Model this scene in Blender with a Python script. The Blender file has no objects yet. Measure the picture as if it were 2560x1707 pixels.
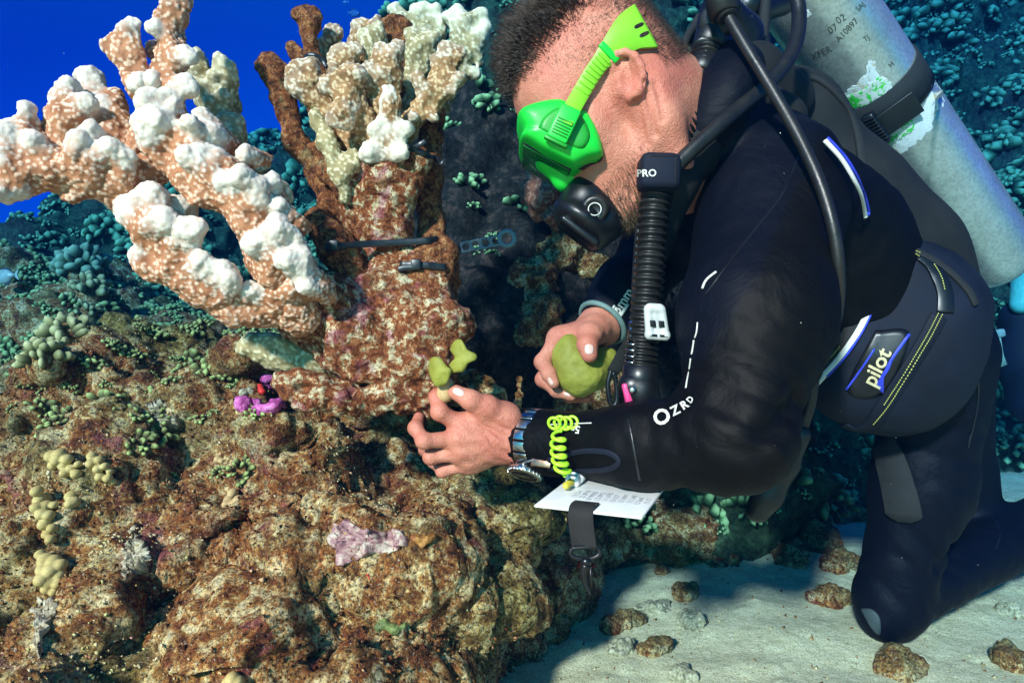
import bpy, bmesh, math, random
import numpy as np
from mathutils import Vector, Matrix
from mathutils.bvhtree import BVHTree

random.seed(7)
rng = np.random.default_rng(7)
scene = bpy.context.scene
C = scene.collection

# ------------------------------------------------------------------ camera
CAMZ = 0.48
FPX = 1707.0                       # focal length in photograph pixels (24 mm on a 36 mm sensor)
cam_data = bpy.data.cameras.new('camera')
cam_data.lens = 24.0
cam_data.sensor_width = 36.0
cam_data.clip_start = 0.05
cam_data.clip_end = 200.0
camera = bpy.data.objects.new('camera', cam_data)
camera.location = (0, 0, CAMZ)
camera.rotation_euler = (math.radians(90), 0, 0)
C.objects.link(camera)
scene.camera = camera

# ------------------------------------------------------------------ light
to_sun = Vector((-0.40, -0.81, 0.44)).normalized()
sun_data = bpy.data.lights.new('sun', 'SUN')
sun_data.energy = 5.0
sun_data.angle = math.radians(4.0)
sun_data.color = (1.0, 0.60, 0.44)
sun = bpy.data.objects.new('sun', sun_data)
sun.rotation_euler = to_sun.to_track_quat('Z', 'Y').to_euler()
sun.location = (-2, -3, 4)
C.objects.link(sun)

world = bpy.data.worlds.new('World')
scene.world = world
world.use_nodes = True
wn, wl = world.node_tree.nodes, world.node_tree.links
wn.clear()
w_out = wn.new('ShaderNodeOutputWorld')
w_bg = wn.new('ShaderNodeBackground')
w_sky = wn.new('ShaderNodeTexSky')
w_sky.sky_type = 'NISHITA'
w_sky.sun_disc = False
w_sky.sun_elevation = math.asin(to_sun.z)
w_sky.sun_rotation = math.atan2(to_sun.x, to_sun.y)
w_tint = wn.new('ShaderNodeMix')
w_tint.data_type = 'RGBA'
w_tint.blend_type = 'MULTIPLY'
w_tint.inputs[0].default_value = 1.0
w_tint.inputs[7].default_value = (0.012, 0.80, 0.98, 1)      # daylight that has come down through the sea
wl.new(w_sky.outputs[0], w_tint.inputs[6])
wl.new(w_tint.outputs[2], w_bg.inputs[0])
w_bg.inputs[1].default_value = 0.060
wl.new(w_bg.outputs[0], w_out.inputs[0])

scene.view_settings.view_transform = 'Standard'
scene.view_settings.look = 'None'
scene.view_settings.exposure = 1.5
scene.view_settings.gamma = 1.0
scene.view_settings.use_curve_mapping = False
scene.render.engine = 'CYCLES'
scene.cycles.max_bounces = 5
scene.cycles.diffuse_bounces = 2
scene.cycles.glossy_bounces = 2
scene.cycles.transmission_bounces = 3
scene.cycles.volume_bounces = 0
scene.cycles.transparent_max_bounces = 8
scene.cycles.use_denoising = True

# ------------------------------------------------------------------ geometry helpers
def at(px, py, d):
    """point of the place seen at photograph pixel (px, py), d metres in front of the camera"""
    return np.array(((px - 1280.0) / FPX * d, d, CAMZ - (py - 853.5) / FPX * d))

def pts(*a):
    return [at(*p) for p in a]

def unit(v):
    v = np.asarray(v, float)
    return v / (np.linalg.norm(v) + 1e-12)

def _hash(i, j, k, seed):
    h = (i.astype(np.uint32) * np.uint32(73856093)) ^ (j.astype(np.uint32) * np.uint32(19349663)) ^ \
        (k.astype(np.uint32) * np.uint32(83492791)) ^ np.uint32((seed * 2654435761 + 12345) & 0xffffffff)
    h ^= h >> np.uint32(13); h *= np.uint32(1274126177); h ^= h >> np.uint32(16)
    h *= np.uint32(2246822519); h ^= h >> np.uint32(15)
    return (h & np.uint32(0xffffff)).astype(np.float32) / np.float32(0xffffff)

def vnoise(P, scale, seed=0):
    Q = np.asarray(P, np.float64) * scale + 1000.0
    I = np.floor(Q).astype(np.int64)
    f = (Q - I).astype(np.float32)
    f = f * f * (3 - 2 * f)
    r = np.zeros(len(Q), np.float32)
    for a in (0, 1):
        for b in (0, 1):
            for c in (0, 1):
                w = (f[:, 0] if a else 1 - f[:, 0]) * (f[:, 1] if b else 1 - f[:, 1]) * (f[:, 2] if c else 1 - f[:, 2])
                r += w * _hash(I[:, 0] + a, I[:, 1] + b, I[:, 2] + c, seed)
    return r * 2 - 1

def fbm(P, scale, octv=4, seed=0, gain=0.5):
    r, a = 0, 1.0
    for o in range(octv):
        r = r + a * vnoise(P, scale * 2.03 ** o, seed + o * 17)
        a *= gain
    return r

def worley(P, cell, seed=0):
    """distance to the nearest scattered point, in cells, and that cell's random number"""
    Q = np.asarray(P, np.float64) / cell + 500.0
    I = np.floor(Q).astype(np.int64)
    best = np.full(len(Q), 9.0, np.float32); rid = np.zeros(len(Q), np.float32)
    for a in (-1, 0, 1):
        for b in (-1, 0, 1):
            for c in (-1, 0, 1):
                i, j, k = I[:, 0] + a, I[:, 1] + b, I[:, 2] + c
                h = _hash(i, j, k, seed)
                dx = i + h - Q[:, 0]; dy = j + _hash(i, j, k, seed + 1) - Q[:, 1]; dz = k + _hash(i, j, k, seed + 2) - Q[:, 2]
                d = np.sqrt(dx * dx + dy * dy + dz * dz).astype(np.float32)
                m = d < best
                best[m] = d[m]; rid[m] = h[m]
    return best, rid

class Blob:
    """smooth union of tapered capsules and ellipsoids"""
    def __init__(s, k=0.02):
        s.p, s.k = [], k
    def cap(s, a, b, ra, rb=None, k=None, flat=1.0, n=None, tip=0.0, sub=False):
        a, b = np.asarray(a, float), np.asarray(b, float)
        s.p.append(dict(t=0, a=a, b=b, ra=ra, rb=ra if rb is None else rb, k=s.k if k is None else k, q=flat,
                        n=None if n is None else unit(n), tip=tip, sub=sub, rm=max(ra, ra if rb is None else rb)))
        return s
    def chain(s, P, R, **kw):
        tips = kw.pop('tips', None)
        for i in range(len(P) - 1):
            s.cap(P[i], P[i + 1], R[i], R[i + 1], tip=(tips if (tips is not None and i == len(P) - 2) else 0), **kw)
        return s
    def ell(s, c, r, R=None, k=None, sub=False, tip=0.0):
        c = np.asarray(c, float); r = np.asarray(r, float)
        s.p.append(dict(t=1, a=c, b=c, r=r, R=None if R is None else np.asarray(R, float), k=s.k if k is None else k, tip=tip,
                        sub=sub, rm=float(r.max())))
        return s
    @staticmethod
    def _d(p, P, want_t=False):
        if p['t'] == 0:
            ab = p['b'] - p['a']; L2 = float(ab @ ab) + 1e-12
            v = P - p['a']
            t = np.clip(v @ ab / L2, 0, 1)
            w = v - t[:, None] * ab
            if p['n'] is not None:
                w = w + np.outer(w @ p['n'], p['n']) * (p['q'] - 1)
            d = np.sqrt((w * w).sum(1)) - (p['ra'] + (p['rb'] - p['ra']) * t)
            if p['n'] is not None:
                d = d / p['q'] ** 0.5
            return (d, t) if want_t else d
        v = P - p['a']
        if p['R'] is not None:
            v = v @ p['R'].T
        k0 = np.sqrt(((v / p['r']) ** 2).sum(1)); k1 = np.sqrt(((v / p['r'] ** 2) ** 2).sum(1)) + 1e-9
        d = k0 * (k0 - 1) / k1
        return (d, np.full(len(P), 0.5)) if want_t else d
    def __call__(s, P, cen=None, rad=0):
        ps = s.p
        if cen is not None and len(ps) > 6:
            A = np.array([p['a'] for p in ps]); Bq = np.array([p['b'] for p in ps]); rm = np.array([p['rm'] for p in ps])
            kk = np.array([p['k'] for p in ps])
            ab = Bq - A
            t = np.clip(((cen - A) * ab).sum(1) / ((ab * ab).sum(1) + 1e-12), 0, 1)
            dc = np.linalg.norm(cen - A - t[:, None] * ab, axis=1) - rm
            keep = dc < max(0, dc.min()) + 2 * rad + kk * 1.2 + 0.004
            ps = [p for p, q in zip(ps, keep) if q]
        d = None
        for p in ps:
            if p['sub']:
                continue
            e = s._d(p, P)
            if d is None:
                d = e
            else:
                k = p['k']
                h = np.maximum(k - np.abs(d - e), 0) / k
                d = np.minimum(d, e) - h * h * k * 0.25
        if d is None:
            d = np.full(len(P), 1.0)
        for p in ps:
            if p['sub']:
                e = -s._d(p, P); k = p['k']
                h = np.maximum(k - np.abs(d - e), 0) / k
                d = np.maximum(d, e) + h * h * k * 0.25
        return d
    def tips(s, V):
        best = np.full(len(V), 9.0); out = np.zeros(len(V))
        for p in s.p:
            if p['sub']:
                continue
            d, t = s._d(p, V, True)
            m = d < best
            best[m] = d[m]; out[m] = (t ** 1.4 * p['tip'])[m]
        return out
    def bounds(s, pad):
        pad = pad + 0.6 * s.k
        lo = np.min([np.minimum(p['a'], p['b']) - p['rm'] for p in s.p if not p['sub']], axis=0) - pad
        hi = np.max([np.maximum(p['a'], p['b']) + p['rm'] for p in s.p if not p['sub']], axis=0) + pad
        return lo, hi

def nets(D, org, h):
    nx, ny, nz = D.shape
    S = D < 0
    cnt = np.zeros((nx - 1, ny - 1, nz - 1), np.uint8)
    for a in (0, 1):
        for b in (0, 1):
            for c in (0, 1):
                cnt += S[a:nx - 1 + a, b:ny - 1 + b, c:nz - 1 + c]
    act = (cnt > 0) & (cnt < 8)
    I = np.argwhere(act)
    idx = np.full(act.shape, -1, np.int32)
    idx[act] = np.arange(len(I), dtype=np.int32)
    acc = np.zeros((len(I), 3)); num = np.zeros(len(I))
    for ax in range(3):
        o = [x for x in range(3) if x != ax]
        for b in (0, 1):
            for c in (0, 1):
                A = I.copy(); A[:, o[0]] += b; A[:, o[1]] += c
                Bq = A.copy(); Bq[:, ax] += 1
                d0 = D[A[:, 0], A[:, 1], A[:, 2]]; d1 = D[Bq[:, 0], Bq[:, 1], Bq[:, 2]]
                m = (d0 < 0) != (d1 < 0)
                t = np.where(m, d0 / np.where(m, d0 - d1, 1), 0)
                p = A.astype(float); p[:, ax] += t
                acc[m] += p[m]; num[m] += 1
    V = acc / num[:, None] * h + org
    Fs = []
    for ax in range(3):
        o1, o2 = (ax + 1) % 3, (ax + 2) % 3
        sl0 = [slice(None)] * 3; sl1 = [slice(None)] * 3
        sl0[ax] = slice(0, -1); sl1[ax] = slice(1, None)
        ch = S[tuple(sl0)] != S[tuple(sl1)]
        E = np.argwhere(ch)
        shp = np.array(act.shape)
        ok = (E[:, o1] >= 1) & (E[:, o2] >= 1) & (E[:, o1] < shp[o1]) & (E[:, o2] < shp[o2]) & (E[:, ax] < shp[ax])
        E = E[ok]
        def ci(da, db):
            q = E.copy(); q[:, o1] -= da; q[:, o2] -= db
            return idx[q[:, 0], q[:, 1], q[:, 2]]
        q = np.stack([ci(1, 1), ci(0, 1), ci(0, 0), ci(1, 0)], 1)
        ins = S[E[:, 0], E[:, 1], E[:, 2]]
        q[~ins] = q[~ins][:, ::-1]
        Fs.append(q)
    F = np.concatenate(Fs)
    return V, F[(F >= 0).all(1)]

def mesh_sdf(f, lo, hi, h, slack=0.0, B=10):
    lo = np.asarray(lo, float); hi = np.asarray(hi, float)
    nb = np.maximum(1, np.ceil((hi - lo) / (h * B)).astype(int))
    n = nb * B + 1
    D = np.full(n, 1.0, np.float32)
    gx = np.stack(np.meshgrid(*[np.arange(m) for m in nb], indexing='ij'), -1).reshape(-1, 3)
    cen = lo + (gx + 0.5) * B * h
    rad = B * h * 0.8661
    dc = np.concatenate([f(c_) for c_ in np.array_split(cen, max(1, len(cen) // 40000))])
    off = np.stack(np.meshgrid(*[np.arange(B + 1)] * 3, indexing='ij'), -1).reshape(-1, 3)
    for g, c0, d0 in zip(gx, cen, dc):
        i, j, k = g * B
        sl = (slice(i, i + B + 1), slice(j, j + B + 1), slice(k, k + B + 1))
        if abs(d0) > rad * 1.28 + slack:
            D[sl] = np.float32(d0) if d0 > 0 else np.float32(d0)
    for g, c0, d0 in zip(gx, cen, dc):
        if abs(d0) <= rad * 1.28 + slack:
            i, j, k = g * B
            P = lo + (g * B + off) * h
            D[i:i + B + 1, j:j + B + 1, k:k + B + 1] = f(P, c0, rad).reshape(B + 1, B + 1, B + 1)
    return nets(D, lo, h)

def vnormals(V, F):
    N = np.zeros_like(V)
    a, b, c = V[F[:, 0]], V[F[:, 1]], V[F[:, 2]]
    fn = np.cross(b - a, c - a)
    if F.shape[1] == 4:
        d = V[F[:, 3]]
        fn = np.cross(c - a, d - b)
    for i in range(F.shape[1]):
        for x in range(3):
            N[:, x] += np.bincount(F[:, i], fn[:, x], len(V))
    return N / (np.linalg.norm(N, axis=1)[:, None] + 1e-12)

def smooth_mesh(V, F, it=1, w=0.5):
    e = np.concatenate([np.stack([F[:, i], F[:, (i + 1) % F.shape[1]]], 1) for i in range(F.shape[1])])
    e = np.concatenate([e, e[:, ::-1]])
    cnt = np.bincount(e[:, 0], minlength=len(V))[:, None]
    for _ in range(it):
        A = np.stack([np.bincount(e[:, 0], V[e[:, 1], x], len(V)) for x in range(3)], 1) / np.maximum(cnt, 1)
        V = V + (A - V) * w
    return V

def smooth_attr(V, F, a, it=8):
    e = np.concatenate([np.stack([F[:, i], F[:, (i + 1) % F.shape[1]]], 1) for i in range(F.shape[1])])
    e = np.concatenate([e, e[:, ::-1]])
    cnt = np.maximum(np.bincount(e[:, 0], minlength=len(V)), 1)
    for _ in range(it):
        a = .4 * a + .6 * np.bincount(e[:, 0], a[e[:, 1]], len(V)) / cnt
    return a

class MB:
    """collects polygons of mixed size"""
    def __init__(s):
        s.V, s.F, s.n = [], [], 0
    def add(s, V, F):
        V = np.asarray(V, float)
        s.V.append(V)
        s.F += [tuple(int(i) + s.n for i in f) for f in F]
        s.n += len(V)
        return s
    def get(s):
        return np.concatenate(s.V), s.F

ORIGIN = {}
GEO = {}
def link(o, parent):
    C.objects.link(o)
    if parent is not None:
        o.parent = parent
        ORIGIN[o.name] = ORIGIN.get(parent.name, np.zeros(3))
    return o

def tag(o, label=None, cat=None, group=None, kind=None):
    if label: o['label'] = label
    if cat: o['category'] = cat
    if group: o['group'] = group
    if kind: o['kind'] = kind
    return o

def thing(name, loc, label, cat, group=None):
    o = bpy.data.objects.new(name, None)
    o.empty_display_size = 0.05
    o.location = tuple(float(x) for x in loc)
    C.objects.link(o)
    ORIGIN[o.name] = np.asarray(loc, float)
    return tag(o, label, cat, group)

def mk(name, V, F, mat, parent=None, smooth=True, attrs=None, origin=None):
    """one mesh object; V in world coordinates"""
    V = np.asarray(V, np.float64)
    org = ORIGIN.get(parent.name, np.zeros(3)) if parent is not None else (np.zeros(3) if origin is None else np.asarray(origin, float))
    me = bpy.data.meshes.new(name)
    if isinstance(F, np.ndarray):
        m = F.shape[1]
        me.vertices.add(len(V)); me.vertices.foreach_set('co', (V - org).astype(np.float32).ravel())
        me.loops.add(F.size); me.loops.foreach_set('vertex_index', F.astype(np.int32).ravel())
        me.polygons.add(len(F))
        me.polygons.foreach_set('loop_start', np.arange(0, F.size, m, dtype=np.int32))
        me.update(calc_edges=True)
    else:
        me.from_pydata([tuple(v) for v in (V - org)], [], F)
    if smooth:
        me.polygons.foreach_set('use_smooth', np.ones(len(me.polygons), bool))
    for k, v in (attrs or {}).items():
        v = np.asarray(v, np.float32)
        if v.ndim == 1:
            a = me.attributes.new(k, 'FLOAT', 'POINT'); a.data.foreach_set('value', v)
        else:
            if v.shape[1] == 3:
                v = np.concatenate([v, np.ones((len(v), 1), np.float32)], 1)
            a = me.attributes.new(k, 'FLOAT_COLOR', 'POINT'); a.data.foreach_set('color', v.ravel())
    if not isinstance(F, np.ndarray):
        me.validate()
    o = bpy.data.objects.new(name, me)
    if mat is not None:
        me.materials.append(mat)
    C.objects.link(o)
    GEO[o.name] = (V, F)
    if parent is not None:
        o.parent = parent
        ORIGIN[o.name] = org
    else:
        o.location = tuple(float(x) for x in org)
        ORIGIN[o.name] = org
    return o

def bvh_of(*objs):
    V, F, n = [], [], 0
    for o in objs:
        v, f = GEO[o.name]
        V += v.tolist()
        F += (f + n).tolist() if isinstance(f, np.ndarray) else [tuple(i + n for i in p) for p in f]
        n = len(V)
    return BVHTree.FromPolygons(V, F)

def onto(b, px, py, lift=0.0, default=1.0):
    """the point of a built surface that the photograph shows at a pixel, and its normal"""
    o = Vector((0, 0, CAMZ))
    d = Vector(at(px, py, 1.0)) - o
    loc, nor, i, dist = b.ray_cast(o, d.normalized())
    if loc is None:
        return np.array(at(px, py, default)), np.array((0, -1.0, 0))
    if nor.dot(d) > 0:
        nor = -nor
    return np.array(loc) + np.array(nor) * lift, np.array(nor)

def spline(P, n):
    """Catmull-Rom through points (rows may hold extra values)"""
    P = np.asarray(P, float)
    if len(P) == 2:
        t = np.linspace(0, 1, n)[:, None]
        return P[0] * (1 - t) + P[1] * t
    Q = np.vstack([2 * P[0] - P[1], P, 2 * P[-1] - P[-2]])
    out = []
    L = len(P) - 1
    for u in np.linspace(0, L, n):
        i = min(int(u), L - 1); t = u - i
        a, b, c, d = Q[i], Q[i + 1], Q[i + 2], Q[i + 3]
        out.append(0.5 * (2 * b + (c - a) * t + (2 * a - 5 * b + 4 * c - d) * t * t + (3 * b - a - 3 * c + d) * t ** 3))
    return np.array(out)

def frames(P, up=None):
    T = np.gradient(P, axis=0)
    T /= np.linalg.norm(T, axis=1)[:, None] + 1e-12
    u = np.array(up if up is not None else (0.1, -1, 0.2), float)
    N = []
    n = u - T[0] * (u @ T[0]); n = unit(n)
    for t in T:
        n = n - t * (n @ t); n = unit(n); N.append(n)
    N = np.array(N)
    return T, N, np.cross(T, N)

def tube(P, R, n=10, cap=True, up=None):
    P = np.asarray(P, float)
    R = np.full(len(P), R) if np.isscalar(R) else np.asarray(R, float)
    T, N, Bn = frames(P, up)
    a = np.linspace(0, 2 * np.pi, n, endpoint=False)
    V = (P[:, None] + R[:, None, None] * (np.cos(a)[None, :, None] * N[:, None] + np.sin(a)[None, :, None] * Bn[:, None])).reshape(-1, 3)
    F = []
    for i in range(len(P) - 1):
        for j in range(n):
            F.append((i * n + j, i * n + (j + 1) % n, (i + 1) * n + (j + 1) % n, (i + 1) * n + j))
    if cap:
        F.append(tuple(range(n))[::-1]); F.append(tuple((len(P) - 1) * n + j for j in range(n)))
    return V, F

def sweep(P, N, sec, closed=False):
    """sweep a closed 2D section (u along side, v along N) along P with given normals"""
    P = np.asarray(P, float); N = np.asarray(N, float)
    T = np.gradient(P, axis=0); T /= np.linalg.norm(T, axis=1)[:, None] + 1e-12
    N = N - T * (N * T).sum(1)[:, None]; N /= np.linalg.norm(N, axis=1)[:, None] + 1e-12
    S = np.cross(T, N)
    sec = np.asarray(sec, float)
    if sec.ndim == 2:
        sec = np.repeat(sec[None], len(P), 0)
    m = sec.shape[1]
    V = (P[:, None] + sec[:, :, :1] * S[:, None] + sec[:, :, 1:] * N[:, None]).reshape(-1, 3)
    F = []
    for i in range(len(P) - 1 + (1 if closed else 0)):
        i2 = (i + 1) % len(P)
        for j in range(m):
            F.append((i * m + j, i * m + (j + 1) % m, i2 * m + (j + 1) % m, i2 * m + j))
    if not closed:
        F.append(tuple(range(m))[::-1]); F.append(tuple((len(P) - 1) * m + j for j in range(m)))
    return V, F

def rect(w, t, b=0.25):
    w, t = w / 2, t / 2
    c = min(w, t) * b
    return [(-w + c, -t), (w - c, -t), (w, -t + c), (w, t - c), (w - c, t), (-w + c, t), (-w, t - c), (-w, -t + c)]

def box(c, X, Y, Z, sx, sy, sz, bev=0.15):
    """bevelled box with given axes and full sizes"""
    bm = bmesh.new()
    bmesh.ops.create_cube(bm, size=1.0)
    bm.transform(Matrix.Diagonal((sx, sy, sz, 1)))
    bmesh.ops.bevel(bm, geom=bm.edges[:], offset=min(sx, sy, sz) * bev, segments=2, affect='EDGES', profile=0.5)
    A = np.array([v.co for v in bm.verts]); bm.verts.index_update()
    F = [tuple(v.index for v in f.verts) for f in bm.faces]
    bm.free()
    M = np.stack([unit(X), unit(Y), unit(Z)])
    return A @ M + np.asarray(c), F

def lathe(a, b, prof, n=32, cap=True):
    """surface of revolution from a towards b; prof = [(t metres along, radius)]"""
    a = np.asarray(a, float); d = unit(np.asarray(b, float) - a)
    P = np.array([a + d * t for t, r in prof]); R = [max(r, 1e-4) for t, r in prof]
    u = np.array((0, 0, 1.0)) if abs(d[2]) < 0.9 else np.array((1.0, 0, 0))
    N = unit(u - d * (u @ d)); Bn = np.cross(d, N)
    an = np.linspace(0, 2 * np.pi, n, endpoint=False)
    V = (P[:, None] + np.array(R)[:, None, None] * (np.cos(an)[None, :, None] * N + np.sin(an)[None, :, None] * Bn)).reshape(-1, 3)
    F = []
    for i in range(len(P) - 1):
        for j in range(n):
            F.append((i * n + j, i * n + (j + 1) % n, (i + 1) * n + (j + 1) % n, (i + 1) * n + j))
    if cap:
        F.append(tuple(range(n))[::-1]); F.append(tuple((len(P) - 1) * n + j for j in range(n)))
    return V, F

def text_mesh(s, size, depth=0.0004, shear=0.0, bold=0.0):
    """flat lettering centred at 0 in the xy plane: V, F"""
    cu = bpy.data.curves.new('t', 'FONT')
    cu.body = s; cu.size = size; cu.extrude = depth; cu.align_x = 'CENTER'; cu.align_y = 'CENTER'
    cu.shear = shear; cu.offset = bold; cu.resolution_u = 3
    o = bpy.data.objects.new('t', cu)
    C.objects.link(o)
    dg = bpy.context.evaluated_depsgraph_get()
    me = o.evaluated_get(dg).to_mesh()
    V = np.array([v.co for v in me.vertices]).reshape(-1, 3); F = [tuple(p.vertices) for p in me.polygons]
    o.evaluated_get(dg).to_mesh_clear()
    bpy.data.objects.remove(o); bpy.data.curves.remove(cu)
    return V, F

# ------------------------------------------------------------------ material helpers
class NT:
    def __init__(s, name):
        s.m = bpy.data.materials.new(name); s.m.use_nodes = True
        s.n, s.l = s.m.node_tree.nodes, s.m.node_tree.links
        s.bsdf = s.n['Principled BSDF']
        s.tc = s.n.new('ShaderNodeTexCoord')
    def __call__(s, inp, val):
        if hasattr(val, 'is_output'):
            s.l.new(val, s.bsdf.inputs[inp])
        elif isinstance(val, tuple) and len(val) == 3:
            s.bsdf.inputs[inp].default_value = (*val, 1)
        else:
            s.bsdf.inputs[inp].default_value = val
        return s
    def noise(s, scale, detail=4, rough=0.6, dist=0.0, vec=None):
        t = s.n.new('ShaderNodeTexNoise')
        t.inputs['Scale'].default_value = scale; t.inputs['Detail'].default_value = detail
        t.inputs['Roughness'].default_value = rough; t.inputs['Distortion'].default_value = dist
        s.l.new(vec if vec is not None else s.tc.outputs['Object'], t.inputs['Vector'])
        return t.outputs['Fac']
    def voro(s, scale, feature='F1', out='Distance', rnd=1.0):
        t = s.n.new('ShaderNodeTexVoronoi'); t.feature = feature
        t.inputs['Scale'].default_value = scale
        t.inputs['Randomness'].default_value = rnd
        s.l.new(s.tc.outputs['Object'], t.inputs['Vector'])
        return t.outputs[out]
    def attr(s, name, out='Fac'):
        a = s.n.new('ShaderNodeAttribute'); a.attribute_name = name
        return a.outputs[out]
    def ramp(s, fac, *stops):
        r = s.n.new('ShaderNodeValToRGB')
        e = r.color_ramp.elements
        while len(e) < len(stops):
            e.new(0.5)
        for x, (p, c) in zip(e, stops):
            x.position = p
            x.color = (c, c, c, 1) if not isinstance(c, tuple) else (*c, 1)
        s.l.new(fac, r.inputs[0])
        return r.outputs[0]
    def _in(s, sock, v):
        if hasattr(v, 'is_output'):
            s.l.new(v, sock)
        elif isinstance(v, tuple):
            sock.default_value = (*v, 1) if len(v) == 3 else v
        else:
            sock.default_value = v
    def mix(s, fac, a, b, mode='MIX'):
        t = s.n.new('ShaderNodeMix'); t.data_type = 'RGBA'; t.blend_type = mode
        s._in(t.inputs[0], fac); s._in(t.inputs[6], a); s._in(t.inputs[7], b)
        return t.outputs[2]
    def math(s, op, a, b=0.0, clamp=False):
        t = s.n.new('ShaderNodeMath'); t.operation = op; t.use_clamp = clamp
        s._in(t.inputs[0], a); s._in(t.inputs[1], b)
        return t.outputs[0]
    def bump(s, h, strength=0.5, dist=0.005, prev=None):
        b = s.n.new('ShaderNodeBump')
        b.inputs['Strength'].default_value = strength; b.inputs['Distance'].default_value = dist
        s.l.new(h, b.inputs['Height'])
        if prev is not None:
            s.l.new(prev, b.inputs['Normal'])
        s.l.new(b.outputs[0], s.bsdf.inputs['Normal'])
        return b.outputs[0]
    def sss(s, w, r):
        s.bsdf.inputs['Subsurface Weight'].default_value = w
        s.bsdf.inputs['Subsurface Radius'].default_value = r
        s.bsdf.inputs['Subsurface Scale'].default_value = 0.01

def plain(name, col, rough=0.5, metal=0.0, var=0.12, vscale=60, bump=0.0, bscale=200, spec=0.5, coat=0.0):
    t = NT(name)
    n = t.noise(vscale, 4)
    dark = tuple(c * (1 - var * 1.6) for c in col); lite = tuple(min(1, c * (1 + var)) for c in col)
    t('Base Color', t.ramp(n, (0.3, dark), (0.7, lite)))
    t('Roughness', t.ramp(n, (0.3, max(0, rough - 0.08)), (0.7, min(1, rough + 0.08))))
    t('Metallic', metal); t('Specular IOR Level', spec)
    if coat: t('Coat Weight', coat)
    if bump:
        t.bump(t.noise(bscale, 3), bump, 0.002)
    return t.m
# ================================================================== materials of the setting
def rock_material(name, warm=1.0, seed=0.0):
    t = NT(name)
    mp = t.n.new('ShaderNodeMapping'); mp.inputs['Location'].default_value = (seed, seed * 0.7, -seed)
    t.l.new(t.tc.outputs['Object'], mp.inputs[0])
    v = mp.outputs[0]
    n1 = t.noise(7, 5, 0.65, 0.4, v); n2 = t.noise(38, 6, 0.75, 0.3, v); n3 = t.noise(230, 4, 0.8, 0.0, v)
    n4 = t.noise(13, 3, 0.6, 0.8, v); n5 = t.noise(90, 5, 0.8, 0.5, v)
    base = t.ramp(n2, (0.30, (0.035, 0.014, 0.008)), (0.42, (0.17, 0.045, 0.012)), (0.50, (0.34, 0.16, 0.045)),
                  (0.56, (0.60, 0.46, 0.22)), (0.68, (0.78, 0.69, 0.44)))
    purple = t.ramp(n5, (0.35, (0.10, 0.015, 0.03)), (0.6, (0.38, 0.10, 0.16)), (0.75, (0.62, 0.42, 0.42)))
    c = t.mix(t.ramp(n4, (0.58, 0.0), (0.70, 0.6)), base, purple)
    olive = t.ramp(n5, (0.35, (0.025, 0.035, 0.010)), (0.65, (0.23, 0.22, 0.08)))
    c = t.mix(t.ramp(n1, (0.53, 0.0), (0.68, 0.8)), c, olive)
    rust = t.ramp(n5, (0.4, (0.16, 0.035, 0.008)), (0.7, (0.42, 0.16, 0.04)))
    c = t.mix(t.ramp(n1, (0.30, 0.8), (0.42, 0.0)), c, rust)
    big = t.noise(2.6, 3, 0.55, 0.3, v)
    c = t.mix(t.ramp(big, (0.36, 0.75), (0.47, 0.0)), c, t.mix(1.0, t.ramp(n2, (0.32, (0.02, 0.03, 0.008)), (0.5, (0.14, 0.15, 0.035)), (0.68, (0.42, 0.40, 0.16))), (1, 1, 1), 'MULTIPLY'))
    c = t.mix(t.ramp(big, (0.53, 0.0), (0.62, 0.6)), c, t.ramp(n2, (0.34, (0.09, 0.018, 0.006)), (0.5, (0.34, 0.10, 0.022)), (0.66, (0.66, 0.42, 0.20))))
    speck = t.ramp(n3, (0.38, (0.14, 0.11, 0.09)), (0.49, (0.95, 0.93, 0.9)), (0.60, (1.55, 1.45, 1.25)))
    c = t.mix(1.0, c, speck, 'MULTIPLY')
    grit = t.ramp(t.noise(330, 3, 0.7, 0, v), (0.62, 0.0), (0.68, 0.75))
    c = t.mix(grit, c, (0.72, 0.66, 0.5))
    t('Base Color', c); t('Roughness', 0.85); t('Specular IOR Level', 0.25)
    b = t.bump(n5, 0.8, 0.010)
    t.bump(n3, 0.9, 0.004, b)
    return t.m

M = {}
M['rock'] = rock_material('reef_rock')

t = NT('sand')
n1 = t.noise(5, 4); n3 = t.noise(420, 3, 0.75); n2 = t.noise(60, 4, 0.7)
c = t.ramp(n2, (0.3, (0.56, 0.52, 0.29)), (0.7, (0.76, 0.71, 0.46)))
c = t.mix(1.0, c, t.ramp(n3, (0.34, (0.40, 0.36, 0.30)), (0.48, (1, 1, 1)), (0.65, (1.2, 1.2, 1.15))), 'MULTIPLY')
c = t.mix(t.ramp(t.noise(150, 2, 0.5), (0.66, 0.0), (0.72, 0.55)), c, (0.14, 0.12, 0.07))
c = t.mix(t.ramp(t.noise(9, 5, 0.7), (0.55, 0.0), (0.75, 0.35)), c, (0.30, 0.34, 0.18))
t('Base Color', c); t('Roughness', 0.9); t('Specular IOR Level', 0.2)
b = t.bump(n2, 0.5, 0.006); t.bump(n3, 0.6, 0.002, b)
M['sand'] = t.m

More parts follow.
